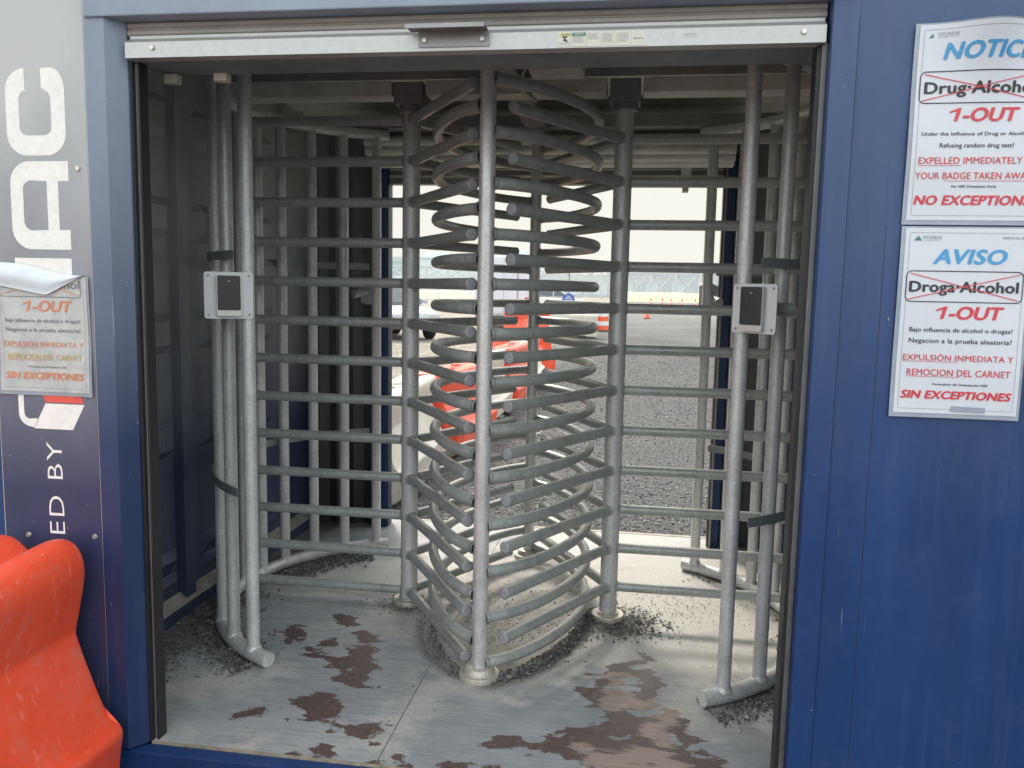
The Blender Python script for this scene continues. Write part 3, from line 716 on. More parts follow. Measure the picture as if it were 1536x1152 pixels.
for sgn, kx in ((1, 1.), (-1, .93)):
    b = MB(); b.tube(smooth_path([(sgn*x*kx, y, 0) for x, y in P]), AR, 14, cap=False)
    for e in (-1, 1): b.tube([(sgn*.024, e*.700, 0), (sgn*.036, e*.690, 0)], [AR+.004, AR+.0005], 14, cap=False)
    lm[sgn] = b.mesh('loop'); lm[sgn].materials.append(M['galv_arm'])
for k in range(13): obj('loop', lm[1], None, comb, (0, 0, ZL+k*SP))
for k in range(12): obj('loop', lm[-1], None, comb, (0, 0, ZL+(k+.5)*SP))

def cage(label, cx, sgn, angs, a0, a1):
    """curved cage of upright bars; angle 0 points away from the booth centre, + toward the front"""
    RC = .80
    t = thing('turnstile_cage', label, 'turnstile cage', (cx, YC, 0), group='curved cages around the rotors')
    P = lambda a, r, z: (sgn*r*cos(radians(a)), -r*sin(radians(a)), z)
    for z, nm, r in ((.030, 'bottom_rail', .029), (2.20, 'top_rail', .026)):
        MB().tube([P(a0+(a1-a0)*i/40, RC, z) for i in range(41)], r, 16).build(nm, M['galv'], t)
    bm_ = MB().tube([(0, 0, .04), (0, 0, 2.20)], .0245, 16); bm_.tube([(0, 0, .048), (0, 0, .064)], [.032, .0250], 16, cap=False)
    bm_ = bm_.mesh('upright_bar'); bm_.materials.append(M['galv'])
    for a in angs: obj('upright_bar', bm_, None, t, P(a, RC, 0))
    for z in (1.528, .650):
        vs = []; fs = []; n = 48; A = angs[0]-3.2; B = angs[-1]+2.2
        for i in range(n+1):
            a = A+(B-A)*i/n
            for r in (RC+.0255, RC+.0295):
                for zz in (z-.017, z+.017): vs.append(P(a, r, zz))
        for i in range(n):
            q = 4*i; fs += [(q, q+4, q+5, q+1), (q+2, q+3, q+7, q+6), (q, q+2, q+6, q+4), (q+1, q+5, q+7, q+3)]
        fs += [(0, 1, 3, 2), (4*n, 4*n+2, 4*n+3, 4*n+1)]
        MB().add(vs, fs).build('strap', M['strap'], t)
    return t
cage('left curved cage of upright galvanised tubes beside the dark ribbed wall', LX, -1, (58.5, 47, 34, 21, 9.5, -1.5, -12, -23.5, -36.5, -49, -61.5), 65, -66)
cage('right curved cage of upright galvanised tubes beside the aluminium door guide', RX, 1, (58, 45.5, 33.5, 20.5, 8, -4.5, -12, -21, -33.5, -46, -58.5), 64, -63)

fr = thing('overhead_frame', 'overhead steel beam frame carrying the turnstile columns', 'frame', (0, YC, 2.22))
def fb(name, m, *b, bev=.003):
    q = MB()
    for c in b: q.box(*c, bev=bev)
    return q.build(name, m, fr)
fb('cross_beam', M['beam'], (-1.34, -.52, -.06, .06, 0, .058), (-.375, .375, -.06, .06, 0, .058), (.52, 1.34, -.06, .06, 0, .058))
fb('cover_plate', M['beam_dark'], (-1.34, 1.34, -.075, -.064, .060, .165))
fb('long_beam', M['beam_dark'], (-.05, .05, -.70, -.062, .005, .055), (-.05, .05, .062, .80, .005, .055))
fb('front_beam', M['beam_dark'], (-1.34, 1.34, -.80, -.70, .012, .07))
fb('rear_beam', M['beam_dark'], (-1.34, 1.34, .70, .80, .012, .07))
fb('junction_box', M['beam'], (.10, .30, -.45, -.25, .005, .075))
cb = MB(); cb.tube(smooth_path([(.08, -.33, .03), (.05, -.25, -.02), (.10, -.15, -.05), (.06, -.08, .0)]), .006, 8); cb.build('cable', M['sticker'], fr)

def reader(label, x, y, z, rz, arm_to, plate=.172, tilt=0):
    t = thing('card_reader', label, 'card reader', (x, y, z), rz, group='card readers on the turnstile cages')
    p = MB(); pl = rrect(-plate/2, plate/2, -plate/2, plate/2, .010, 4); p.extr(pl, 'y', -.0, .004); p.build('mounting_plate', M['white_plate'], t)
    p = MB(); p.extr(rrect(-.041, .041, -.072, .072, .007, 4), 'y', -.020, -.0005); p.build('housing', M['reader_silver'], t)
    p = MB(); p.extr(rrect(-.0385, .0385, -.052, .0700, .005, 4), 'y', -.0225, -.0205); f = p.build('face_panel', M['reader_black'], t)
    p = MB(); p.extr([(-.005, .052), (.005, .052), (0, .048)], 'y', -.0232, -.0227); p.build('indicator', M['white_plate'], f)
    for sx in (-1, 1):
        for sz in (-1, 1):
            p = MB(); p.tube([(sx*(plate/2-.014), -.0005, sz*(plate/2-.014)), (sx*(plate/2-.014), -.003, sz*(plate/2-.014))], [.0045, .0035], 8); p.build('screw', M['alu'], t)
    p = MB(); p.tube([(0, .0045, 0), (0, .03, 0), (arm_to[0], arm_to[1], arm_to[2])], .022, 12); p.build('bracket_tube', M['galv_arm'], t)
    return t
reader('left card reader on a white square plate in front of the left cage', -.908, .520, 1.383, radians(30), (.0, .09, 0), .165)
reader('right card reader on a white square plate turned inward on the right cage', .900, .520, 1.378, radians(-40), (.07, .12, 0), .160)
reader('rear card reader seen from behind at the far end of the right cage', .885, 2.06, 1.40, radians(180+38), (.02, .10, -.02), .13)
reader('rear card reader seen from behind at the far end of the left cage', -.90, 2.06, 1.40, radians(180-30), (.02, .10, -.02), .13)

# ------------------------------------------------------------------ loose stones
OCT = [(1, 0, 0), (-1, 0, 0), (0, 1, 0), (0, -1, 0), (0, 0, 1), (0, 0, -1)]
OF = [(0, 2, 4), (2, 1, 4), (1, 3, 4), (3, 0, 4), (2, 0, 5), (1, 2, 5), (3, 1, 5), (0, 3, 5)]
def stones(name, spots, m, label):
    vs = []; fs = []
    for x, y, z, r in spots:
        a = random.random()*pi; ca, sa = cos(a), sin(a); k = (random.uniform(.7, 1.3), random.uniform(.6, 1.1), random.uniform(.4, .8))
        o = len(vs)
        for p in OCT:
            px, py, pz = [p[i]*k[i]*r*random.uniform(.75, 1.2)+random.uniform(-.25, .25)*r for i in range(3)]
            vs.append((x+px*ca-py*sa, y+px*sa+py*ca, z+pz*.9+r*.35))
        fs += [tuple(i+o for i in f) for f in OF]
    me = bpy.data.meshes.new(name); me.from_pydata(vs, [], fs); o = obj(name, me, m); tag(o, label, 'gravel', kind='stuff'); return o
def stone_mat(name, lo, hi):
    m, t, b = mat(name, lo, .75)
    vo = t.voro(t.coord(), 90, 'Color'); t.link(t.ramp(vo, [(.2, lo), (.75, hi), (.97, tuple(min(1, x*2.2) for x in hi))]), b.inputs['Base Color']); return m
SM = stone_mat('crushed_stone', (.045, .046, .048), (.19, .185, .17)); SM2 = stone_mat('yard_stone', (.06, .062, .066), (.24, .24, .23))
sp = []
def scatter(n, f, rmin, rmax, z=0.):
    for _ in range(n):
        x, y = f(); r = rmin+(rmax-rmin)*random.random()**3
        if -1.36 < x < 1.36 and .02 < y < 2.5: sp.append((x, y, z+(random.random()*.006), r))
ga = random.gauss
def ring(cx, sgn, a0, a1, rad, w):
    def f():
        a = radians(random.uniform(a0, a1)); r = rad+ga(0, w); return cx+sgn*r*cos(a), YC-r*sin(a)
    return f
scatter(2300, ring(LX, -1, 10, 62, .85, .045), .0025, .009); scatter(900, ring(LX, -1, 5, 60, .78, .10), .002, .006)
scatter(2600, ring(LX, -1, -8, -58, .70, .05), .003, .010); scatter(1500, ring(LX, -1, -60, 20, .9, .04), .003, .009)
scatter(1500, lambda: (random.uniform(-1.36, -1.15)+abs(ga(0, .05)), random.uniform(.35, 1.3)), .0025, .009)
scatter(1600, ring(RX, 1, 20, 64, .86, .05), .0025, .009); scatter(700, ring(RX, 1, 25, -60, .78, .06), .002, .007); scatter(800, ring(RX, 1, -20, -55, .86, .05), .003, .009)
def edge(kx, sgn, w):
    def f():
        i = random.uniform(0, len(half)-1.01); k = int(i); s = i-k; x = half[k][0]+(half[k+1][0]-half[k][0])*s; y = half[k][1]+(half[k+1][1]-half[k][1])*s
        return sgn*x*kx+sgn*(abs(ga(0, w))-.012), 1.31+y-abs(ga(0, w))*.6
    return f
scatter(2600, edge(1, 1, .035), .0025, .010); scatter(900, edge(.93, -1, .03), .002, .006)
scatter(1500, lambda: (RX+ga(.06, .10), YC+ga(-.05, .085)), .0025, .0095); scatter(500, lambda: (LX+ga(-.02, .07), YC+ga(-.03, .05)), .002, .006)
scatter(1300, lambda: (ga(0, .15), 1.2+ga(0, .22)), .0018, .0055); scatter(900, lambda: (.75+ga(0, .18), 1.45+ga(0, .12)), .0015, .0045)
scatter(500, lambda: (random.uniform(-1.1, 1.1), random.uniform(.3, 2.4)), .0012, .0035); scatter(420, lambda: (-.9+ga(0, .25), .75+ga(0, .25)), .001, .003)
stones('loose_gravel', sp, SM, 'dark crushed stone chips spilled over the booth floor')
# lumps by the front post
stones('stone_chips', [(.105, .655, 0, .017), (.13, .64, 0, .010), (-.11, .60, 0, .010), (.085, .625, 0, .010)], SM, 'few larger dark stones beside the central post flange')

# ------------------------------------------------------------------ foreground barrier
def barrier_profile():
    R = [(.250, -.0), (.252, .12), (.262, .20), (.270, .235), (.266, .258), (.243, .270), (.222, .278), (.212, .30), (.160, .43), (.128, .525), (.122, .545), (.128, .565), (.135, .595), (.150, .665), (.165, .735), (.158, .79), (.132, .825), (.098, .834), (.060, .826), (.028, .795), (0, .770)]
    return R
def barrier_mesh(L, knuckle=True, lobes=True):
    R = barrier_profile()
    if not lobes: R = [(x, z) for x, z in R if z < .82 or x > .08]; R = R[:-1]+[(.05, .80), (0, .80)] if False else [(p[0], min(p[1], .80)) for p in R]
    prof = [(x, z) for x, z in R]+[(-x, z) for x, z in R[::-1]][1:]
    ys = [0, .012, .04, .10]+[.10+(L-.2)*i/8 for i in range(1, 8)]+[L-.10, L-.04, L-.012, L]
    bm = bmesh.new(); rings = []
    for y in ys:
        e = min(y, L-y); s = 1-.035*max(0, (1-e/.04))**2 if e < .04 else 1
        sag = .012*sin(pi*y/L)
        ring = []
        for x, z in prof:
            zz = z-(sag if z > .6 else 0)
            if lobes and z > .75 and e > .12: zz -= .012
            ring.append(bm.verts.new((x*s, y, zz if z < .3 else .3+(zz-.3)*(s+.001))))
        rings.append(ring)
    n = len(prof)
    for a, b in zip(rings[:-1], rings[1:]):
        for j in range(n): bm.faces.new([a[j], a[(j+1) % n], b[(j+1) % n], b[j]])
    bm.faces.new(rings[0]); bm.faces.new(rings[-1][::-1])
    bmesh.ops.recalc_face_normals(bm, faces=bm.faces)
    for f in bm.faces: f.smooth = True
    me = bpy.data.meshes.new('body'); bm.to_mesh(me); bm.free(); return me
def barrier(label, m, x, y, rz, L=1.7, group=None, z=-.15, lobes=True, sc=1.):
    t = thing('water_barrier', label, 'traffic barrier', (x, y, z), rz, group)
    t.scale = (sc, sc, sc)
    o = obj('body', barrier_mesh(L, lobes=lobes), m, t)
    md = o.modifiers.new('sub', 'SUBSURF'); md.levels = 1; md.render_levels = 2
    if not lobes:
        q = MB()
        for i in (0.28, .72): q.box(-.305, .305, L*i-.13, L*i+.13, .0, .085, bev=.01)
        q.build('fork_pocket', M['dark'], t)
        q = MB(); q.lathe([(.05, .795), (.05, .815), (.03, .82)], (0, L*.5, 0), 14); q.build('fill_cap', m, t)
    return t
barrier('big orange plastic barrier against the left wall in the foreground', M['orange'], -1.205, -.10, pi, 1.75)

# ------------------------------------------------------------------ yard
def ground_material():
    m, t, b = mat('gravel_yard', (.2, .2, .19), .85)
    v = t.coord(); vo = t.voro(v, 55, 'Color'); vd = t.voro(v, 55, 'Distance')
    big = t.noise(v, .22, 6, .65); mid = t.noise(v, 1.6, 6, .7)
    stone = t.ramp(vo, [(.15, (.045, .047, .05)), (.6, (.15, .15, .148)), (.95, (.34, .335, .32))])
    stone = t.mix(t.ramp(vd, [(.0, t.g(0.)), (.45, t.g(.75))]), stone, (.03, .03, .032, 1))
    sand = t.ramp(mid, [(.3, (.23, .21, .165)), (.7, (.40, .37, .30))])
    tc = t.node('ShaderNodeTexCoord'); s = t.node('ShaderNodeSeparateXYZ'); t.link(tc.outputs['Object'], s.inputs[0])
    # compacted light dust further out, and a sandy strip on the left
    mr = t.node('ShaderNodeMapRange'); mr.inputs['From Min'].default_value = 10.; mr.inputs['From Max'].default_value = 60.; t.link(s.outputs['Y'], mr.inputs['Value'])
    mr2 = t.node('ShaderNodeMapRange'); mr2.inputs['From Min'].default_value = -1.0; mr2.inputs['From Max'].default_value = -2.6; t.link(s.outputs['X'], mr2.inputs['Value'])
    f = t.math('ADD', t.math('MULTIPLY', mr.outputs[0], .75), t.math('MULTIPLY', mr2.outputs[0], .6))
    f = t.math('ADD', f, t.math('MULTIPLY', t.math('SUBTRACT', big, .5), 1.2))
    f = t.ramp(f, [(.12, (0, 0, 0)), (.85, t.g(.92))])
    veil_dust_c = t.mix(mr2.outputs[0], t.ramp(mid, [(.3, (.17, .17, .165)), (.7, (.27, .268, .255))]), sand)
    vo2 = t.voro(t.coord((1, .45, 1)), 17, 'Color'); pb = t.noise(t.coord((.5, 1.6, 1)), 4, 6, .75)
    veil_dust_c = t.mix(1., veil_dust_c, t.ramp(vo2, [(.1, t.g(.62)), (.9, t.g(1.3))]), 'MULTIPLY'); veil_dust_c = t.mix(.8, veil_dust_c, t.ramp(pb, [(.35, t.g(.6)), (.65, t.g(1.2))]), 'MULTIPLY')
    c = t.mix(f, stone, veil_dust_c); t.link(c, b.inputs['Base Color'])
    bump(t, b, t.math('SUBTRACT', 1., vd), .8, .012)
    return m
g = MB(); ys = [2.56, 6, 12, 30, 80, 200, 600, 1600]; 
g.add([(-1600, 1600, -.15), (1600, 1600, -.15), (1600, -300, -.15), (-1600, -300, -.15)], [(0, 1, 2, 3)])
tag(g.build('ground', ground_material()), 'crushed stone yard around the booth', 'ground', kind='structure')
sp = []
for _ in range(34000):
    u = random.random(); y = 2.62+19*u**1.9; x = random.uniform(-1.05, 1.25)*(y+2.3)/4.8*(1 if y < 8 else .75); r = .004+.012*random.random()**2.2
    if x < -1.0 and random.random() < .6: continue
    sp.append((x, y, -.152, r*(1+y*.05)))
stones('yard_gravel', sp, SM2, 'grey crushed stone lying in the yard behind the booth')

for i, (m, y, lab) in enumerate([('cream', 3.28, 'nearest cream plastic barrier just outside the rear opening'), ('orange', 5.02, 'nearest orange plastic barrier in the line behind the booth'), ('cream', 6.75, 'second cream plastic barrier in the line behind the booth'), ('orange', 8.5, 'second orange plastic barrier in the line behind the booth'),
                                 ('cream', 10.25, 'third cream plastic barrier in the line behind the booth')]):
    barrier(lab, M[m], -1.33+(.03*i), y, radians([2, -3, 1, -2, 2][i]), 1.68, 'plastic barriers lined up in the yard', lobes=False)
for i, (x, y, r, m, lab) in enumerate([(-1.1, 13.2, 55, 'orange', 'orange barrier lying at an angle beyond the barrier line'), (-.75, 25.5, 86, 'cream', 'far cream barrier standing crosswise in the yard'), (-2.45, 26.5, 88, 'orange', 'far orange barrier standing crosswise left of the cream one')]):
    barrier(lab, M[m], x, y, radians(r), 1.6, 'plastic barriers lined up in the yard', lobes=False)
M['stripe_w'] = varmat('reflective_white', (.72, .70, .68), .5, var=.08); M['cone'] = varmat('cone_orange', (.78, .12, .04), .5, var=.1)
def drum(label, x, y, sc=1.):
    t = thing('traffic_drum', label, 'traffic drum', (x, y, -.15), 0, 'striped traffic drums and cones')
    t.scale = (sc,)*3
    MB().lathe([(.40, 0), (.40, .05), (.30, .06)], n=20).build('base', M['dark'], t)
    z = .06; cols = ['cone', 'stripe_w', 'cone', 'stripe_w', 'cone']; b = [MB(), MB()]
    for k, c in enumerate(cols):
        r0 = .29-.03*k; b[k % 2].lathe([(r0, z), (r0-.02, z+.17)], n=20); z += .175
    b[0].build('body', M['cone'], t); b[1].build('reflective_band', M['stripe_w'], t)
    return t
drum('striped orange traffic drum right of the barriers', -.75, 30.5); drum('striped orange traffic drum leaning near the white one', -1.55, 29.0)
def cone(label, x, y, h=.7, grp='orange cones in the yard'):
    t = thing('traffic_cone', label, 'traffic cone', (x, y, -.15), 0, grp)
    MB().box(-.2*h/.7, .2*h/.7, -.2*h/.7, .2*h/.7, 0, .04, bev=.01).build('base', M['dark'], t)
    MB().lathe([(.15*h/.7, .04), (.09*h/.7, h*.45), (.09*h/.7, h*.45), (.025, h)], n=16).build('body', M['cone'], t)
    q = MB().lathe([(.107*h/.7, h*.36), (.073*h/.7, h*.58)], n=16).build('reflective_band', M['stripe_w'], t); q.scale = (1.03, 1.03, 1)
    return t
cone('single orange cone on the open gravel at the right', 1.2, 47.5, .75)
proto = None
for i in range(8):
    x = 2.3+i*1.25
    if proto is None: proto = cone('small red cone in a distant row along the fence', x, 98, .95, 'red cones in a distant row')
    else:
        c = copy_tree(proto); c.location = (x+random.uniform(-.2, .2), 98+random.uniform(-2, 2), -.15)
# wire scraps
MW = varmat('scrap_wire', (.55, .54, .50), .5, .3)
for i, (x, y) in enumerate([(-.55, 6.4), (-.30, 5.4)]):
    pts = [(0, 0, .01), (.10, .12, .04), (.22, .10, .12), (.3, .2, .05), (.42, .16, .01)]
    o = MB().tube(smooth_path(pts), .006, 6).build('scrap_wire', MW, None, (x, y, -.15)); o.rotation_euler = (0, 0, i*1.3)
    tag(o, ['pale bent wire scrap on the gravel nearer the barriers', 'pale bent wire scrap on the gravel nearer the booth'][i], 'wire')

# car ---------------------------------------------------------------
M['car_white'] = varmat('car_paint_silver', (.50, .51, .52), .25, .2, .04); M['glass'] = varmat('dark_glass', (.10, .11, .12), .08); M['tyre'] = varmat('tyre', (.02, .02, .02), .8)
M['rim'] = varmat('alloy_rim', (.45, .45, .46), .3, .8); M['lamp'] = varmat('lamp_glass', (.55, .56, .58), .1); M['tail'] = varmat('tail_lamp', (.45, .01, .015), .2)
def car(label, x, y, rz, paint, grp):
    t = thing('parked_car', label, 'car', (x, y, -.15), rz, grp)
    # body: cross sections along length (y), front at -y
    st = [(-2.25, .55, .80, .62), (-2.15, .34, .86, .84), (-1.6, .28, .98, .90), (-.95, .27, 1.06, .92), (0, .26, 1.08, .93), (1.2, .27, 1.10, .93), (1.95, .30, 1.12, .90), (2.20, .38, 1.02, .82), (2.27, .55, .85, .70)]
    bm = bmesh.new(); rings = []
    for yy, zb, zt, w in st:
        zm = (zb+zt)/2
        rings.append([bm.verts.new(p) for p in [(-w*.86, yy, zb), (-w, yy, zb+.12), (-w*1.02, yy, zm), (-w*.97, yy, zt-.05), (-w*.85, yy, zt), (w*.85, yy, zt), (w*.97, yy, zt-.05), (w*1.02, yy, zm), (w, yy, zb+.12), (w*.86, yy, zb)]])
    for a, b in zip(rings[:-1], rings[1:]):
        for j in range(10): bm.faces.new([a[j], a[(j+1) % 10], b[(j+1) % 10], b[j]])
    bm.faces.new(rings[0]); bm.faces.new(rings[-1][::-1]); bmesh.ops.recalc_face_normals(bm, faces=bm.faces)
    for f in bm.faces: f.smooth = True
    me = bpy.data.meshes.new('body'); bm.to_mesh(me); bm.free(); o = obj('body', me, paint, t); o.modifiers.new('s', 'SUBSURF').render_levels = 1
    cabp = [(-1.05, 1.05), (-.35, 1.58), (.25, 1.66), (1.35, 1.62), (2.05, 1.12)]
    def cab(name, m, w0, w1, sh, p=cabp):
        vs = []
        for s in (-1, 1):
            for yy, z in p: vs.append((s*(w0 if z < 1.2 else w1)+s*sh, yy, z))
        n = len(p); fs = [tuple(range(n)), tuple(range(n, 2*n))[::-1]]+[(i, i+1, n+i+1, n+i) for i in range(n-1)]
        return MB().add(vs, fs).build(name, m, t)
    cab('roof', paint, .84, .64, 0)
    for s in (-1, 1):
        q = MB(); q.add([(s*.853, -.85, 1.12), (s*.68, -.28, 1.50), (s*.668, .20, 1.58), (s*.85, .25, 1.12)], [(0, 1, 2, 3)]); q.add([(s*.853, .32, 1.12), (s*.668, .28, 1.58), (s*.672, 1.25, 1.55), (s*.85, 1.65, 1.15)], [(0, 1, 2, 3)]); q.build('side_window', M['glass'], t)
        q = MB(); q.box(s*.62-.18, s*.62+.18, -2.24, -2.08, .68, .80, bev=.03); q.build('headlight', M['lamp'], t)
        q = MB(); q.box(s*.66-.16, s*.66+.16, 2.10, 2.27, .86, 1.0, bev=.03); q.build('taillight', M['tail'], t)
        q = MB(); q.box(s*.98-.09, s*.98+.09, -.72, -.60, 1.08, 1.22, bev=.03); q.build('mirror', paint, t)
        for yy in (-1.42, 1.42):
            q = MB(); q.tube([(s*.70, yy, .34), (s*.72, yy, .34), (s*.90, yy, .34), (s*.93, yy, .34)], [.30, .34, .34, .30], 24); w = q.build('wheel', M['tyre'], t)
            MB().tube([(s*.925, yy, .34), (s*.945, yy, .34)], [.21, .19], 18).build('rim', M['rim'], w)
    q = MB(); q.add([(-.78, -1.03, 1.085), (.78, -1.03, 1.085), (.60, -.36, 1.575), (-.60, -.36, 1.575)], [(0, 1, 2, 3)]); q.v = [(a, b-.03, c+.02) for a, b, c in q.v]; q.build('windscreen', M['glass'], t)
    q = MB(); q.add([(-.74, 2.03, 1.15), (.74, 2.03, 1.15), (.60, 1.42, 1.57), (-.60, 1.42, 1.57)], [(0, 1, 2, 3)]); q.v = [(a, b+.03, c+.02) for a, b, c in q.v]; q.build('rear_window', M['glass'], t)
    q = MB(); q.box(-.45, .45, -2.28, -2.2, .45, .62, bev=.02); q.build('grille', M['dark'], t)
    return t
car('silver hatchback parked beyond the rear opening at the left', -7.3, 23.2, radians(38), M['car_white'], 'cars in the yard')
car('small white car far off beside the blue sign', -5.6, 62, radians(95), M['stripe_w'], 'cars in the yard')

# box truck ---------------------------------------------------------
tr = thing('box_truck', 'white box truck seen from behind in the yard', 'truck', (-4.18, 27, -.15), radians(6))
M['truck_white'] = varmat('truck_body', (.68, .69, .72), .35, var=.04, scale=2)
MB().box(-1.03, 1.03, 0, 5.6, .62, 2.75, bev=.02).build('cargo_box', M['truck_white'], tr)
q = MB(); q.box(-.98, -.01, -.035, -.004, .70, 2.66, bev=.005); q.build('rear_door', M['truck_white'], tr); q = MB(); q.box(.01, .98, -.035, -.004, .70, 2.66, bev=.005); q.build('rear_door', M['truck_white'], tr)
for x in (-.5, .5):
    q = MB(); q.tube([(x, -.05, .75), (x, -.05, 2.6)], .015, 8); q.build('lock_rod', M['alu'], tr)
q = MB(); q.box(-.9, .9, .05, 5.3, .42, .60); q.build('chassis', M['dark'], tr)
q = MB(); q.box(-1.0, 1.0, -.10, .02, .46, .60, bev=.01); q.build('bumper', M['dark'], tr)
for s in (-1, 1):
    q = MB(); q.box(s*.86-.09, s*.86+.09, -.05, -.036, 1.10, 1.30, bev=.006); q.build('tail_lamp', M['tail'], tr)
    q = MB(); q.box(s*.90-.08, s*.90+.08, -.13, -.105, .47, .58, bev=.005); q.build('tail_lamp', M['tail'], tr)
    for yy in (1.1, 5.9):
        q = MB(); q.tube([(s*.68, yy, .36), (s*.70, yy, .36), (s*.96, yy, .36), (s*.98, yy, .36)], [.32, .36, .36, .32], 22); q.build('wheel', M['tyre'], tr)
MB().box(-.92, .92, 5.65, 7.2, .55, 2.0, bev=.08).build('cab', M['truck_white'], tr)
q = MB()
for x in (.30, .44, .58): q.add([(x, -.038, 2.42), (x+.16, -.038, 2.42), (x+.08, -.038, 2.56)], [(0, 1, 2)])
q.build('logo', M['ink_black'], tr); q = MB(); q.box(.02, .78, -.040, -.036, 2.28, 2.38); q.build('stripe', varmat('maroon', (.12, .02, .025), .5), tr)
q = MB(); q.box(.30, .52, -.040, -.036, 1.02, 1.10); q.build('badge', M['ink_grey'], tr)

# blue sign on its pole
sg = thing('site_sign', 'blue half-round site sign on a thin grey pole', 'sign', (-3.3, 45, -.15))
MB().tube([(0, 0, 0), (0, 0, 2.9)], .04, 8).build('pole', M['alu'], sg)
q = MB(); q.extr([(.36*cos(radians(a)), 1.05+.36*sin(radians(a))) for a in range(0, 181, 12)]+[(-.36, .97), (.36, .97)], 'y', -.06, -.045); q.build('sign_board', varmat('sign_blue', (.03, .10, .42), .4), sg)
q = MB(); q.box(-.30, .30, -.064, -.061, .99, 1.04); q.box(-.2, .2, -.064, -.061, 1.12, 1.17); q.box(-.12, .12, -.064, -.061, 1.24, 1.28); q.build('lettering', M['stripe_w'], sg)

# fence -------------------------------------------------------------
fe = thing('mesh_fence', 'pale temporary mesh fence across the far side of the yard', 'fence', (0, 100, -.15))
fp = MB().tube([(0, 0, 0), (0, 0, 2.5)], .045, 6).mesh('post'); fp.materials.append(M['stripe_w'])
for i in range(34): obj('post', fp, None, fe, (-46+i*3.1, 0, 0))
fm, t_, b_ = mat('fence_mesh', (.45, .46, .46), .6); q = MB()
for z in (.1, .8, 1.6, 2.4): q.box(-46, 56, -.012, .012, z, z+.03)
q.build('rail', fm, fe)
q = MB()
for i in range(460): x = -46+i*.222; q.box(x, x+.016, -.006, .006, .1, 2.4)
o = q.build('wire_infill', fm, fe); o['kind'] = 'stuff'
# berms
def berm(label, x0, x1, y, h, m):
    b = MB(); n = 60; vs = []; fs = []
    prof = [(-1, 0), (-.72, .45), (-.4, .85), (0, 1.), (.5, .9), (1, 0)]
    for i in range(n+1):
        x = x0+(x1-x0)*i/n; k = min(1, min(i, n-i)/4)*(.82+.25*noise.noise(Vector((x*.12, y, 0)))+.12*noise.noise(Vector((x*.6, y, 4))))
        for p, z in prof: vs.append((x, y+p*4+.4*noise.noise(Vector((x, p, 1))), -.16+h*k*z))
    for i in range(n):
        for j in range(5): a = i*6+j; fs.append((a, a+6, a+7, a+1))
    b.add(vs, fs, True); return tag(b.build('sand_berm', m), label, 'berm', kind='structure')
MS = varmat('yellow_sand', (.74, .58, .36), .9, var=.15, scale=.8, bumpk=.3)
berm('yellow sand berm at the right behind the fence', -4, 40, 140, 1.95, MS); berm('tan sand berm at the left behind the fence', -60, -14, 125, 1.5, varmat('tan_sand', (.58, .49, .36), .9, var=.2, scale=.7))
# buildings ---------------------------------------------------------
def corrug(name, base):
    m, t, b = mat(name, base, .6); w = t.node('ShaderNodeTexWave'); w.inputs['Scale'].default_value = .6; t.link(t.coord(), w.inputs['Vector'])
    n = t.noise(t.coord((.02, 1, .4)), 3, 4, .6)
    c = t.mix(t.ramp(n, [(.35, t.g(.86)), (.65, t.g(1.04))]), base+(1,), t.ramp(w.outputs['Fac'], [(.3, base), (.7, tuple(x*.9 for x in base))]))
    t.link(t.ramp(n, [(.3, tuple(x*.88 for x in base)), (.7, base)]), b.inputs['Base Color']); return m
MBL = corrug('pale_cladding', (.68, .75, .76)); MBG = corrug('pale_green_glazing', (.42, .55, .52)); MBR = varmat('roof_edge', (.60, .64, .66), .6)
bl = thing('warehouse', 'long pale warehouse with a flat roof far beyond the left fence', 'building', (-50, 222, -.15))
MB().box(-60, 21, 0, 60, 0, 9.6).build('wall', MBL, bl); q = MB(); q.box(-60.3, 21.3, -.3, 60, 9.6, 10.1); rfm = q.build('roof', MBR, bl)
for x0, x1, z in ((-9, -3, 11.6), (17.5, 20.5, 12.4), (-30, -24, 11.2)): MB().box(x0, x1, 4, 9, 10.1, z, bev=.1).build('rooftop_unit', MBL, rfm)
q = MB(); q.box(-22, -12, -.2, -.02, 5.2, 9.0); q.build('glazing', MBG, bl)
for i in range(9): MB().box(-20+i*4.6, -18.4+i*4.6, -.12, -.01, .3, 3.4).build('loading_door', MBR, bl)
b2 = thing('warehouse', 'lower grey warehouse with a dark roof line far beyond the right fence', 'building', (5, 228, -.15))
MB().box(-32.5, 70, 0, 60, 0, 6.2).build('wall', corrug('grey_cladding', (.60, .62, .62)), b2); MB().box(-14, 71, -.8, 60.5, 8.4, 9.9).build('roof', MBR, b2); MB().box(-13, 70, 1.5, 58, 6.2, 8.4).build('upper_wall', MBL, b2)
for i in range(12): MB().box(-30+i*7, -26.5+i*7, -.12, -.01, .4, 3.8).build('loading_door', MBL, b2)
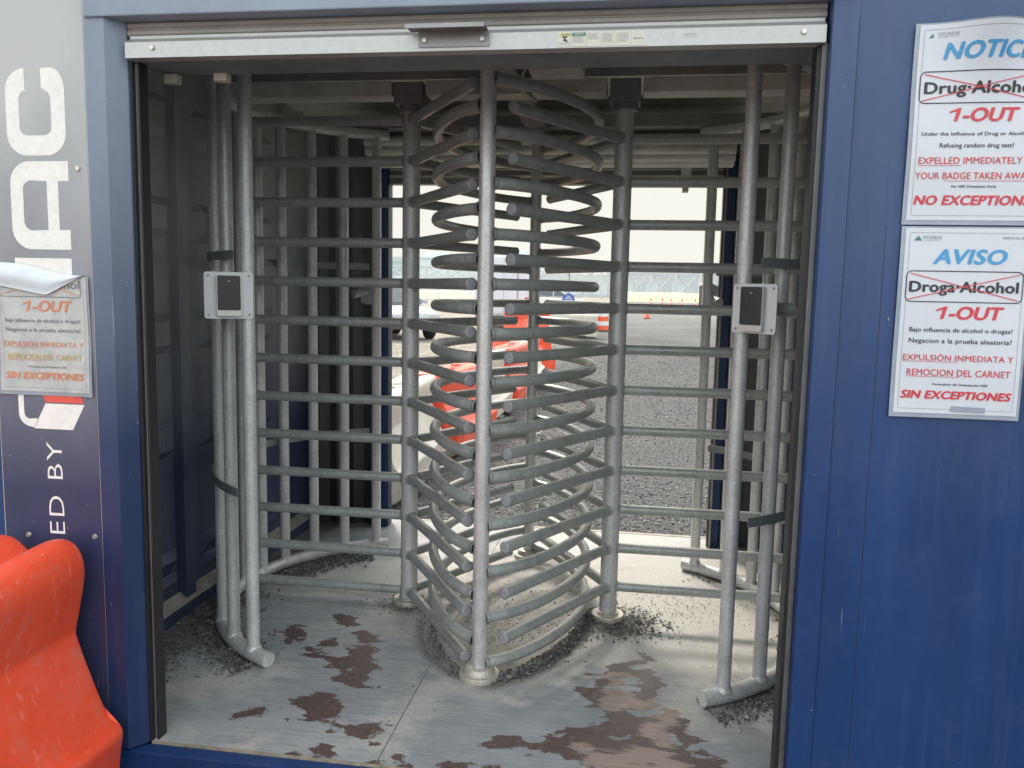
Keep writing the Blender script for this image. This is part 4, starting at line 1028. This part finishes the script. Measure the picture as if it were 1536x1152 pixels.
# pipe rack trusses
MT = varmat('pale_steel_frame', (.58, .60, .60), .6, .1)
def truss(label, x0, y, n, w, h, z0):
    t = thing('pipe_rack', label, 'steel frame', (x0, y, -.15))
    for i in range(n+1): MB().box(i*w-.3, i*w+.3, -.3, .3, 0, z0+h).build('leg', MT, t)
    q = MB(); q.box(0, n*w, -.25, .25, z0, z0+.35); q.box(0, n*w, -.25, .25, z0+h-.35, z0+h); q.build('girder', MT, t)
    for i in range(n):
        q = MB(); q.tube([(i*w, 0, z0*.35 if z0 < 4 else z0), ((i+1)*w, 0, z0+h)], .17, 6); q.tube([((i+1)*w, .1, z0*.35 if z0 < 4 else z0), (i*w, .1, z0+h)], .17, 6); q.build('brace', MT, t)
    return t
truss('X-braced steel frame tower standing behind the right berm', -1.5, 165, 3, 4.8, 5.2, .4)
truss('long elevated steel pipe rack in front of the left warehouse', -70, 190, 12, 5.2, 2.6, 4.2)

# ------------------------------------------------------------------ light, sky, camera
SUN_EL, SUN_AZ = radians(42), radians(-28)      # azimuth from +Y, negative = toward -X
w = bpy.data.worlds.new('World'); scn.world = w; w.use_nodes = True
nt = w.node_tree; bg = nt.nodes['Background']; sky = nt.nodes.new('ShaderNodeTexSky'); sky.sky_type = 'NISHITA'; sky.sun_disc = False
sky.sun_elevation = SUN_EL; sky.sun_rotation = SUN_AZ; sky.air_density = 1.0; sky.dust_density = 6.0; sky.ozone_density = 1.0
mx = nt.nodes.new('ShaderNodeMix'); mx.data_type = 'RGBA'; mx.inputs[0].default_value = .62
nt.links.new(sky.outputs['Color'], mx.inputs[6]); mx.inputs[7].default_value = (10.0, 10.4, 10.3, 1)
SW = NT.__new__(NT); SW.nt = nt; SW.n = nt.nodes; SW.l = nt.links
tcw = SW.node('ShaderNodeTexCoord'); sx_ = SW.node('ShaderNodeSeparateXYZ'); SW.link(tcw.outputs['Generated'], sx_.inputs[0])
def sstep(v, a, b_):
    mr = SW.node('ShaderNodeMapRange', interpolation_type='SMOOTHSTEP'); mr.inputs['From Min'].default_value = a; mr.inputs['From Max'].default_value = b_; SW.link(v, mr.inputs['Value']); return mr.outputs[0]
fz = SW.math('MAXIMUM', sstep(sx_.outputs['Z'], .20, .48), sstep(sx_.outputs['Y'], .30, -.25))     # hazy bright upper sky, creamy haze bank low behind the yard
cn = SW.noise(tcw.outputs['Generated'], 2.2, 5, .6)
low = SW.ramp(cn, [(.35, (3.75, 3.70, 3.36)), (.65, (4.1, 4.05, 3.72))])
hi_ = SW.mix(1., mx.outputs[2], SW.ramp(cn, [(.3, (.92, .93, .96)), (.7, (1.08, 1.07, 1.04))]), 'MULTIPLY')
nt.links.new(SW.mix(fz, low, hi_), bg.inputs['Color']); bg.inputs['Strength'].default_value = .25
sl = bpy.data.lights.new('sun', 'SUN'); sl.energy = 2.9; sl.angle = radians(9); sl.color = (1, .93, .82)
so = bpy.data.objects.new('sun', sl); COL.objects.link(so)
d = Vector((sin(SUN_AZ)*cos(SUN_EL), cos(SUN_AZ)*cos(SUN_EL), sin(SUN_EL)))
so.rotation_euler = d.to_track_quat('Z', 'Y').to_euler(); so.location = (-5, 10, 12)

cd = bpy.data.cameras.new('camera'); cd.sensor_width = 36; cd.lens = 28.853; cd.clip_start = .05; cd.clip_end = 3000
co = bpy.data.objects.new('camera', cd); COL.objects.link(co)
F = Vector((-.14567433, .98270017, -.11436504)); Rt = Vector((.98864564, .14890436, .02018142)); Up = Rt.cross(F)
co.matrix_world = Matrix(((Rt.x, Up.x, -F.x, .52183683), (Rt.y, Up.y, -F.y, -2.22828221), (Rt.z, Up.z, -F.z, 1.42402581), (0, 0, 0, 1)))
scn.camera = co
scn.view_settings.view_transform = 'Standard'; scn.view_settings.look = 'None'; scn.view_settings.exposure = 0; scn.view_settings.gamma = 1
scn.render.engine = 'CYCLES'; scn.cycles.max_bounces = 9; scn.cycles.diffuse_bounces = 7; scn.cycles.glossy_bounces = 5; scn.cycles.use_denoising = True
